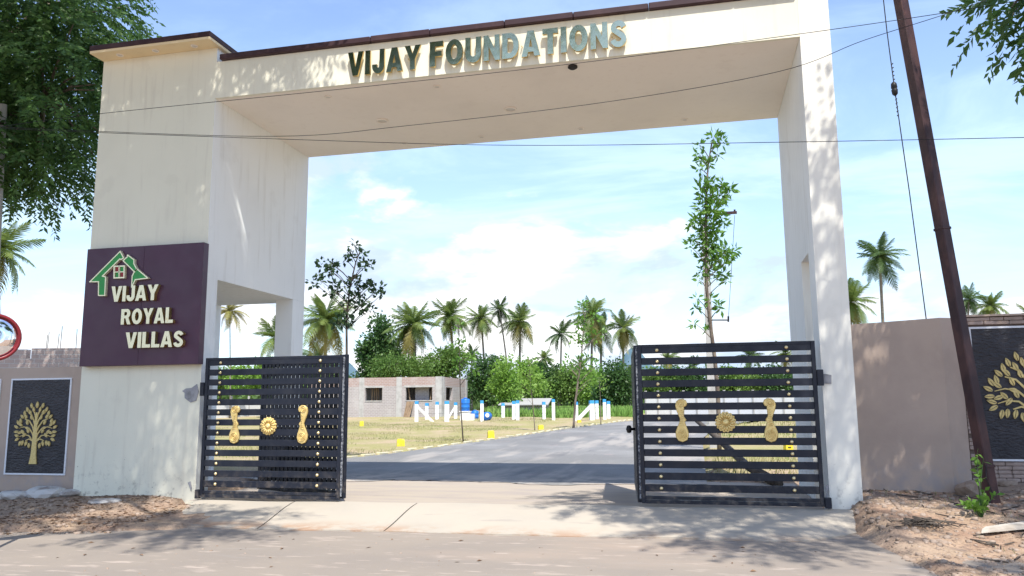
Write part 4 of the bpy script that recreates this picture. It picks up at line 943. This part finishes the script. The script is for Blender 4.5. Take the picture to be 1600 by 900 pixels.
for u, v, r, s, look, lab in ((668, 590, 20, 31, 'g', 'low palm crown behind the brick house roof'), (872, 588, 18, 32, 'd', 'low dark palm at the foot of the lone thin palm'), (908, 570, 20, 33, 'g', 'young palm just left of the leaning stemmed sapling'), (770, 592, 17, 34, 'd', 'small dark palm behind the bright young trees'), (985, 585, 20, 35, 'g', 'low palm hard against the right gate leaf edge'), (560, 600, 18, 36, 'g', 'low palm left of the tall dense dark tree')):
    palm(u, v, r, lab, s, n=13, look=look, dist=78 + s % 5 * 3)
# ------------------------------------------------------------------ trees and bushes
TG = 'trees and bushes beyond the plots'
def blob_tree(u, vb, dist, blobs, lab, mat, leaf, seed, clusters=160, per=26, r0=.16, name='tree', asp=.55, bark=M_dbark, crad=.6, shell=.35, grp=TG):
    b = at_d(u, vb, dist); b.z = float(Rz(b.y)) - .05; k = dist / FPX; lobes = []
    for (bu, bv, rx, rz) in blobs: c = at_d(bu, bv, dist); lobes.append((c.x, c.y, c.z, rx * k, rx * k, rz * k))
    return tree(name, lab, 'tree', tuple(b), lobes, clusters, per, leaf, asp, mat, bark, r0, seed, grp, crad=crad, shell=shell)
blob_tree(592, 640, 78, [(592, 525, 20, 28), (578, 556, 18, 24), (606, 556, 20, 24), (590, 585, 26, 24)], 'tall dense dark green tree above the left end of the house', M_bush2, .34, 30, 260, 34, .22)
blob_tree(628, 640, 72, [(615, 570, 32, 13), (650, 578, 30, 14), (600, 582, 22, 12)], 'wide flat topped feathery green tree behind the house roof', M_bush1, .22, 31, 200, 34, .18)
blob_tree(690, 640, 74, [(690, 575, 28, 22), (712, 560, 18, 18), (668, 585, 24, 16)], 'mid green bushy tree behind the right end of the house', M_bush1, .30, 32, 200, 30)
blob_tree(790, 645, 62, [(790, 585, 15, 22), (783, 602, 16, 18), (797, 612, 14, 16)], 'bright green young tree right of the house corner', M_bush3, .26, 33, 120, 26, .08)
blob_tree(760, 640, 80, [(765, 580, 26, 24), (745, 600, 22, 22), (775, 612, 28, 18)], 'dark green bush mass behind the bright young tree', M_bush2, .32, 34, 180, 30)
blob_tree(826, 645, 66, [(822, 588, 16, 22), (832, 604, 18, 18)], 'bright green young tree above the field shed', M_bush3, .26, 35, 120, 26, .08)
blob_tree(845, 640, 85, [(850, 585, 26, 20), (835, 600, 28, 20), (868, 600, 24, 20)], 'rounded dark green tree behind the shed roof', M_bush2, .32, 36, 200, 30)
blob_tree(893, 640, 80, [(893, 590, 24, 20), (878, 608, 24, 18), (912, 606, 22, 20)], 'mid green bush right of the lone thin palm', M_bush1, .30, 37, 180, 30)
blob_tree(960, 645, 70, [(962, 590, 17, 26), (950, 612, 18, 20), (975, 606, 16, 24)], 'dark rounded tree next to the right gate leaf', M_bush2, .28, 38, 200, 30)
blob_tree(935, 645, 76, [(935, 600, 18, 20), (925, 615, 18, 16)], 'yellowish green bush behind the tall roadside sapling', M_bush3, .26, 39, 120, 26)
blob_tree(500, 640, 80, [(500, 585, 28, 20), (470, 595, 28, 18), (525, 600, 20, 18)], 'green bush showing over the top of the left gate leaf', M_bush1, .30, 40, 160, 28)
blob_tree(400, 640, 70, [(385, 590, 30, 18), (425, 585, 26, 20), (450, 600, 24, 16)], 'bright bush seen through the left gate leaf', M_bush3, .28, 41, 170, 28)
blob_tree(350, 640, 75, [(345, 590, 18, 18), (330, 600, 20, 16)], 'green bush behind the hinge side of the left gate leaf', M_bush1, .28, 42, 100, 28)
for u, s, m_, lab in ((1030, 51, M_bush1, 'leafy bush behind the free edge of the right gate leaf'), (1075, 52, M_bush2, 'dark bush left of the line pole behind the right gate leaf'), (1150, 53, M_bush1, 'wide bush right of the line pole behind the right gate leaf'), (1215, 54, M_bush2, 'dark bush near the slim tower behind the right gate leaf')):
    blob_tree(u, 640, 88, [(u - 12, 594, 26, 20), (u + 14, 598, 26, 18), (u, 610, 34, 16)], lab, m_, .34, s, 150, 28)
# far wood closing the horizon: one mass nobody could count
rng = np.random.default_rng(77); P = []
for k in range(520):
    u = rng.uniform(-500, 2300); dist = rng.uniform(115, 170); c = np.array(at_d(u, 622, dist)); top = rng.uniform(2.6, 6.2); c[2] = 1.0
    n = 60; q = ell(rng, n, .5) * np.array([rng.uniform(2.5, 4.5), 3, top * .55]) + c + np.array([0, 0, top * .5]); P.append(q)
P = np.concatenate(P); V, F = leaves_np(P, rng.normal(0, 1, P.shape), 1.3, .7, rng); tag(inst('far_wood', np_mesh('far_wood', V, F, M_belt), None), kind='stuff')

# saplings along the road
def sapling(u, v, path, clusters, lab, mat, leaf, seed, r0=.035, asp=.5, bark=M_bark, per=12, crad=.25, name='sapling', branches=()):
    """slender tree: stem through image points, clusters of leaves (u, v, r)"""
    b = on_ground(u, v); d = (b - Vector(CAM)).dot(Vector(FW)); k = d / FPX; rng = np.random.default_rng(seed)
    t = thing(name, lab, 'tree', b, group='young trees along the inner road'); st_ = [Vector((0, 0, -.1))] + [at_d(pu, pv, d) + Vector((0, rng.uniform(-.06, .06), 0)) - b for pu, pv in path]
    st_ = [st_[0]] + [a_.lerp(b_, t_) for a_, b_ in zip(st_[:-1], st_[1:]) for t_ in (.25, .5, .75, 1)]
    mb = MB(); mb.tube(st_, [r0 * (1 - .75 * i / (len(st_) - 1)) for i in range(len(st_))], 6)
    PV = []; FV = []; off = 0
    for cu, cv, r in clusters:
        c = at_d(cu, cv, d) - b + Vector((0, rng.uniform(-1, 1) * r * k * 1.2, 0)); hd = math.hypot(c.x - st_[-1].x, c.y - st_[-1].y); near = min(st_[:-2], key=lambda s: abs(s.z - (c.z - .9 * math.hypot(s.x - c.x, s.y - c.y))))
        mb.tube([near, (near + c) / 2 + Vector((0, 0, .04)), c], [r0 * .3, r0 * .22, r0 * .12], 4, cap=False)
        n = max(4, int(per * (r / 10) ** 1.6)); q = ell(rng, n, .1) * r * k + np.array(c); V, F = leaves_np(q, (q - np.array(c)) * 1.2 / (r * k) + np.array([0, 0, .15]), leaf, asp, rng, .5)
        PV.append(V); FV.append(F + off); off += len(V)
    mb.build('trunk', bark, t, smooth=True); inst('crown', np_mesh('crown', np.concatenate(PV), np.concatenate(FV), mat), t); return t
rr = random.Random(12)
def fill(pts, n, sp, r0_, r1_): return [(u + rr.uniform(-sp, sp), v + rr.uniform(-sp, sp), rr.uniform(r0_, r1_)) for u, v in pts for _ in range(n)]
sapling(538, 717, [(540, 640), (541, 560), (541, 500), (546, 450), (556, 410), (562, 390)],
        fill([(562, 392), (575, 412), (545, 408), (582, 440), (560, 432), (526, 415), (512, 425), (498, 438), (530, 445), (578, 478), (565, 460), (545, 470), (520, 460), (583, 452), (550, 495), (570, 485), (508, 410), (530, 500), (588, 455)], 2, 8, 5, 9),
        'sapling with thin bare stem and sparse dark round leaves beside the left gate leaf', M_sapdark, .15, 61, .05, .62, M_dbark, 32)
tall = [(1117, 214, 8), (1125, 224, 9), (1094, 228, 5), (1091, 243, 6), (1098, 250, 8), (1121, 240, 4), (1106, 256, 7), (1094, 264, 5), (1112, 285, 9), (1100, 292, 10), (1128, 287, 8), (1138, 293, 9), (1142, 300, 6), (1104, 306, 13), (1120, 308, 12), (1134, 312, 6),
        (1098, 322, 12), (1114, 328, 12), (1108, 340, 11), (1094, 342, 10), (1126, 338, 7), (1084, 345, 7), (1078, 352, 5), (1100, 356, 11), (1116, 354, 10), (1128, 350, 6), (1106, 368, 11), (1120, 372, 8), (1092, 366, 7), (1100, 382, 9), (1112, 388, 10), (1084, 374, 5), (1080, 384, 6), (1105, 400, 11), (1121, 396, 11), (1134, 394, 10), (1144, 392, 6), (1094, 402, 6), (1126, 410, 9), (1140, 404, 7), (1108, 416, 9), (1096, 424, 6), (1118, 424, 8), (1130, 430, 6), (1090, 438, 4), (1108, 436, 5), (1135, 438, 4)]
sapling(1124, 703, [(1122, 620), (1117, 560), (1109, 500), (1104, 450), (1103, 400), (1103, 340), (1104, 290), (1107, 255), (1112, 222)],
        [(u + rr.uniform(-2, 2), v, r * .92) for u, v, r in tall] + fill([(1088, 470), (1118, 478), (1110, 470), (1128, 485), (1085, 478)], 1, 4, 4, 6) + fill([(1082, 505), (1107, 515)], 1, 3, 4, 5),
        'tall slender tree with dense bright leaf column in front of the line pole', M_sap, .23, 62, .075, .36, M_bark, 46)
sapling(724, 690, [(720, 640), (718, 590), (718, 545), (716, 505)], fill([(716, 510), (722, 535), (712, 540), (728, 560), (710, 565), (738, 555), (722, 580), (740, 578)], 2, 6, 5, 8), 'thin sapling with loose bright leaves in front of the house corner', M_sap, .17, 63, .032, .5, M_dbark, 20)
sapling(836, 673, [(833, 640), (830, 610), (828, 580), (826, 560)], fill([(826, 568), (818, 582), (836, 586), (824, 600), (840, 604), (814, 605)], 2, 6, 6, 10), 'thin sapling with pale lime leaves by the far kerb', M_bush3, .18, 64, .03, .5, M_bark, 26)
sapling(896, 669, [(899, 630), (904, 590), (909, 550), (912, 510), (915, 485)], fill([(915, 480), (925, 495), (905, 500), (915, 515), (930, 520), (900, 530), (920, 540), (895, 560), (912, 565), (885, 575), (930, 565), (905, 585), (925, 590)], 2, 8, 6, 10), 'tall roadside sapling with grey leaning stem right of centre', M_sap, .24, 65, .07, .5, M_bark, 24)
sapling(939, 664, [(938, 630), (937, 600), (936, 585)], fill([(936, 585), (930, 597), (944, 597), (937, 608)], 2, 5, 5, 8), 'small sapling at the bend of the inner road', M_bush3, .18, 66, .03, .5, M_bark, 20)
# fallen dark branch behind the right gate leaf
f0 = at_z(1250, 762, .06); f1 = at_z(1190, 700, .25); f2 = at_z(1146, 668, .55)
fb_ = on_ground(1250, 765); lg_ = tag(MB().tube([Vector((0, 0, .05)), Vector((-.45, 1.6, .25)), Vector((-1.0, 3.6, .75)), Vector((-1.5, 5.4, 1.15))], [.10, .085, .07, .05], 7).build('fallen_branch', M_dbark, loc=(11.75, 3.6, .0), smooth=True), 'dark fallen branch lying aslant behind the right gate leaf', 'branch')

# the big roadside trees whose crowns hang over the gateway
tree('feathery_tree', 'big dark feathery leaved tree overhanging the left boundary wall', 'tree', (-9.0, 2.6, 0),
     [(-3.8, 2.6, 8.5, 2.1, 2.2, 2.2, .65), (-5.2, 3.0, 10.4, 3.0, 3.0, 2.4, .6), (-3.9, 2.4, 10.7, 1.7, 2.2, 1.7, .55), (-5.2, 2.2, 7.5, 1.7, 1.8, 1.0, .8), (-7.4, 3, 9.2, 2.4, 2.6, 2.2, .7),
      (1.0, -3.2, 12.0, 2.3, 2.3, 1.0, 1.55), (3.7, -3.0, 12.2, 1.8, 1.8, .9, 1.9), (1.2, -5.6, 12.3, 2.3, 1.8, 1.0, 1.7), (3.7, -5.4, 12.8, 1.9, 1.8, .9, 1.7), (2.2, -7.6, 12.8, 1.9, 1.5, .8, 1.6), (-1.0, -9.4, 11.6, 2.6, 2.2, 1.1, 1.8), (-2.8, -6.0, 11.5, 2.4, 3, .9, 1.2), (-1.6, -1.8, 12.9, 1.8, 1.8, .9),
      (3.3, -8.9, 12.4, 1.7, 1.2, .8, 1.5), (7.0, -8.5, 12.5, 1.0, .9, .6, 1.3)],
     8600, 22, .17, .36, M_neem, M_bark, .34, 71, None, True, -.45, .46, (-8.6, 2.6, 5.2), .1)
tree('overhanging_tree', 'feathery tree with twigs hanging into the upper right corner', 'tree', (18.5, -3.2, 0),
     [(14.85, -1.0, 6.65, .50, .6, .34, 1.2), (15.2, -1.2, 6.15, .34, .5, .24, 1.1), (17.2, -2.0, 8.6, 1.7, 1.8, 1.2), (14.2, -4.6, 11.2, 1.6, 1.5, .8, .9), (16.0, -3.4, 10.8, 1.6, 1.8, .8, .5), (12.7, -5.4, 11.8, 1.3, 1.4, .7, 1.0), (14.2, -7.2, 11.4, 1.4, 1.2, .7, .8), (18.5, -4.5, 9.5, 2.2, 2.2, 1.2), (16.8, -8.8, 10.2, 1.2, .8, .6, .7)],
     2200, 22, .17, .36, M_neem, M_bark, .3, 72, None, True, -.45, .38, (18.0, -2.6, 8.2), .25)

# ------------------------------------------------------------------ ground cover, rubble, litter
def tufts(name, n, area, h, mat, seed, keep):
    rng = np.random.default_rng(seed); x = rng.uniform(area[0], area[1], n); y = area[2] + (area[3] - area[2]) * rng.uniform(0, 1, n) ** 1.3; k = keep(x, y); x, y = x[k], y[k]; n = len(x)
    P = np.stack([x, y, ground_h(x, y) - .01], 1); a = rng.uniform(0, 6.28, n); s = h * rng.uniform(.5, 1.4, n); le = rng.normal(0, .35, (n, 2))
    w = np.stack([np.cos(a), np.sin(a), 0 * a], 1) * (s * .10)[:, None]; T = P + np.stack([le[:, 0] * s, le[:, 1] * s, s], 1)
    V = np.stack([P - w, P + w, T + w * .15, T - w * .15], 1).reshape(-1, 3); tag(inst(name, np_mesh(name, V, np.arange(4 * n).reshape(n, 4), mat), None), kind='stuff')
tufts('dry_lawn', 60000, (-16, 1.6, 8.6, 40), .07, M_grass, 81, lambda x, y: (x < road_left(y) - .18) & (fbm(x * 1.4, y * 1.4) > -.25))
tufts('green_field', 50000, (-22, 6, 44, 100), .5, M_ggrass, 82, lambda x, y: (x < road_left(y) - .8) & ((x - 10.4) / (y + 11.76) > -.265))
tufts('weeds', 16000, (10.7, 26, 5, 60), .16, M_grass, 83, lambda x, y: (fbm(x, y) > .0))
tufts('verge_weeds', 900, (12.7, 18, -2.6, 1.1), .05, M_grass, 84, lambda x, y: fbm(x * 2, y * 2) > .45)

def rock_mesh(seed, r, flat=.7, name='stone'):
    rng = np.random.default_rng(seed); bm = bmesh.new(); bmesh.ops.create_icosphere(bm, subdivisions=2, radius=1)
    k = [(rng.normal(0, 1.6, 3), rng.uniform(0, 6)) for _ in range(5)]
    for v in bm.verts:
        c = np.array(v.co); f = 1 + .16 * sum(math.sin(a @ c + p) for a, p in k) * .6; c = np.sign(c) * np.abs(c) ** .72 * f; v.co = Vector((c[0], c[1], c[2] * flat)) * r
    me = bpy.data.meshes.new(name); bm.to_mesh(me); bm.free(); return me
RK = []
for i in range(5): m_ = rock_mesh(90 + i, 1.0, .6); m_.materials.append(M_rock); RK.append(m_)
WRK = []
for i in range(3): m_ = rock_mesh(190 + i, 1.0, .55); m_.materials.append(M_wrock); WRK.append(m_)
def gpt(u, v):
    d = ray(u, v); t = 5.0
    while t < 60:
        p = CAM + d * t
        if p[2] < float(ground_h(p[0], p[1])): break
        t += .02
    return Vector(p)
def rock(u, v, wpx, lab, me, zs=1.0, rot=0.0, name='rock', grp='rubble and stones along the verge', tilt=0.0):
    b = gpt(u, v); k = (b - Vector(CAM)).dot(Vector(FW)) / FPX; s = wpx * k / 2
    o = inst(name, me, None, b + Vector((0, 0, s * zs * .25)), (tilt, tilt * .6, rot), (s, s * .8, s * zs)); tag(o, lab, 'rock', grp)
rock(1384, 764, 22, 'pale upright lump of broken masonry against the foot of the brown wall', WRK[0], 1.9, .4)
rock(1520, 772, 58, 'broad flat rubble slab between brown wall and steel post', RK[0], .75, .5, tilt=-.2)
rock(1500, 762, 26, 'small rubble block behind the broad flat slab', RK[1], .9, 1.2)
rock(1432, 765, 18, 'small pale stone in front of the brown wall', WRK[1], .8, 2.2)
rock(1352, 762, 24, 'grey lump tucked between slim tower and brown wall', RK[2], 1.0, .2)
rock(1446, 780, 12, 'fist sized stone on the soil left of the steel post', RK[3], .8, 1.8)
rock(1572, 758, 30, 'flat stone at the foot of the stone clad wall', RK[4], .6, .3)
rock(25, 777, 52, 'grey rough stone in the row at the foot of the left mural wall', WRK[0], .55, .1)
rock(72, 774, 62, 'whitewashed long stone below the left tree mural', WRK[1], .60, 2.9)
rock(112, 774, 34, 'small grey stone wedged at the corner of cream tower and mural wall', WRK[2], .6, 1.2)
rock(165, 786, 40, 'low cement lump at the foot of the cream tower', WRK[2], .35, .5)
pw = gpt(1582, 830); o = tag(MB().add([(-.42, -.06, 0), (.34, -.09, .01), (.46, .02, .02), (.30, .07, .01), (-.30, .05, 0), (-.40, -.05, .045), (.32, -.08, .07), (.42, .02, .075), (.28, .06, .07), (-.28, .045, .05)],
    [(4, 3, 2, 1, 0), (5, 6, 7, 8, 9)] + [(i, (i + 1) % 5, (i + 1) % 5 + 5, i + 5) for i in range(5)]).build('broken_board', M_pwood, loc=pw + Vector((0, 0, .02)), rot=(0, -.06, .32)), 'bleached broken wooden board on the soil at the right edge', 'board')
# pebbles, leaf litter and twigs
rng = np.random.default_rng(95)
def scatter(name, n, xr, yr, mesh_fn, mat, keep):
    x = rng.uniform(*xr, n); y = rng.uniform(*yr, n); k = keep(x, y); x, y = x[k], y[k]; z = np.maximum(ground_h(x, y), -.12); V, F, off = [], [], 0
    for a, b, c in zip(x, y, z):
        v, f = mesh_fn(); v = v + np.array([a, b, c]); V.append(v); F.append(f + off); off += len(v)
    tag(inst(name, np_mesh(name, np.concatenate(V), np.concatenate(F), mat), None), kind='stuff')
def pebble(lo=.008, hi=.045):
    s = lo + (hi - lo) * rng.uniform() ** 3; v = np.array([[-1, -1, -.4], [1, -1, -.4], [1, 1, -.4], [-1, 1, -.4], [-.6, -.7, .7], [.7, -.5, .6], [.6, .6, .75], [-.7, .5, .6]]) * s * rng.uniform(.7, 1.3, (8, 3))
    t = rng.uniform(0, 6.28); c, q = math.cos(t), math.sin(t); v = v @ np.array([[c, q, 0], [-q, c, 0], [0, 0, .8]])
    return v, np.array([[0, 3, 2, 1], [4, 5, 6, 7], [0, 1, 5, 4], [1, 2, 6, 5], [2, 3, 7, 6], [3, 0, 4, 7]])
def litter():
    s = .010 + .03 * rng.uniform() ** 2; t = rng.uniform(0, 6.28); c, q = math.cos(t), math.sin(t); v = np.array([[-1, 0, .1], [0, -.4, rng.uniform(.2, .5)], [1, 0, .15], [0, .4, rng.uniform(.1, .5)]]) * s
    return v @ np.array([[c, q, 0], [-q, c, 0], [0, 0, 1]]), np.array([[0, 1, 2, 3]])
def twig():
    s = rng.uniform(.05, .16); t = rng.uniform(0, 3.14); c, q = math.cos(t), math.sin(t); w = rng.uniform(.003, .006)
    v = np.array([[-s, -w, .005], [s, -w, .02], [s, w, .02], [-s, w, .005], [-s, 0, .02], [s, 0, .035]]); v = v @ np.array([[c, q, 0], [-q, c, 0], [0, 0, 1]])
    return v, np.array([[0, 1, 5, 4], [3, 4, 5, 2], [0, 3, 2, 1]])
soilR = lambda x, y: (x > 12.35 + .1 * fbm(x, y)); soilL = lambda x, y: (y > -2.8 + .30 * (x - 2.2)) & (x < 2.9)
scatter('verge_pebbles', 4200, (12.1, 17.5), (-4.6, 1.1), pebble, M_rock, soilR)
scatter('corner_pebbles', 1500, (-5, 3), (-4, .2), pebble, M_rock, soilL)
scatter('road_grit', 160, (2, 15), (-6.2, -2.2), lambda: pebble(.005, .016), M_rock, lambda x, y: x < 40)
scatter('leaf_litter', 3200, (12.2, 17.5), (-4.2, 1.1), litter, M_dead, lambda x, y: soilR(x, y) & (fbm(x * 1.5, y * 1.5) > -.1))
scatter('corner_leaf_litter', 6500, (-4, 3), (-3, .2), litter, M_dead, soilL)
scatter('road_leaf_litter', 90, (2, 13), (-6, -2), litter, M_dead, lambda x, y: x < 40)
scatter('verge_twigs', 170, (12.3, 17), (-3, 1.1), twig, M_dbark, lambda x, y: soilR(x, y) & (fbm(x * 2, y * 2) > .0))
scatter('inner_rubble', 500, (10.6, 12.0), (3.4, 9), pebble, M_rock, lambda x, y: x < 40)
# dark heap of twigs on the verge
hp = gpt(1440, 822); V, F, off = [], [], 0
for i in range(110):
    v, f = twig(); r = abs(rng.normal(0, .15)); a = rng.uniform(0, 6.28); v = v * .8 + np.array([hp.x + r * math.cos(a) * 1.3, hp.y + r * math.sin(a), float(ground_h(hp.x, hp.y)) + max(0, .09 - r * .22) * rng.uniform(0, 1)]); V.append(v); F.append(f + off); off += len(v)
o = tag(inst('twig_heap', np_mesh('twig_heap', np.concatenate(V), np.concatenate(F), M_dbark), None), kind='stuff')
# creeper at the foot of the steel post
gp = gpt(1534, 808)
pl_ = thing('creeper_plant', 'small green creeper growing at the foot of the steel post', 'plant', gp)
rr = random.Random(21); mb = MB(); PV, FV, off = [], [], 0
for i in range(16):
    a = rr.uniform(0, 6.28); h_ = rr.uniform(.12, .32) if i < 13 else rr.uniform(.5, .75); sp_ = rr.uniform(.05, .2) if i < 13 else .06
    p1_ = Vector((math.cos(a) * sp_ * .4, math.sin(a) * sp_ * .4, h_ * .6)); p2_ = Vector((math.cos(a) * sp_, math.sin(a) * sp_, h_)) + (Vector((.05, .1, 0)) if i >= 13 else Vector())
    mb.tube([(0, 0, -.02), p1_, p2_], [.005, .004, .002], 4)
    q_ = np.array([list(Vector((0, 0, 0)).lerp(p1_, .9).lerp(p2_, t)) for t in np.linspace(.1, 1, 8)]); V, F = leaves_np(q_, rng.normal(0, 1, (8, 3)) + np.array([0, 0, .2]), .085, .55, rng); PV.append(V); FV.append(F + off); off += len(V)
mb.build('stem', M_bush2, pl_); inst('foliage', np_mesh('foliage', np.concatenate(PV), np.concatenate(FV), M_sap), pl_)
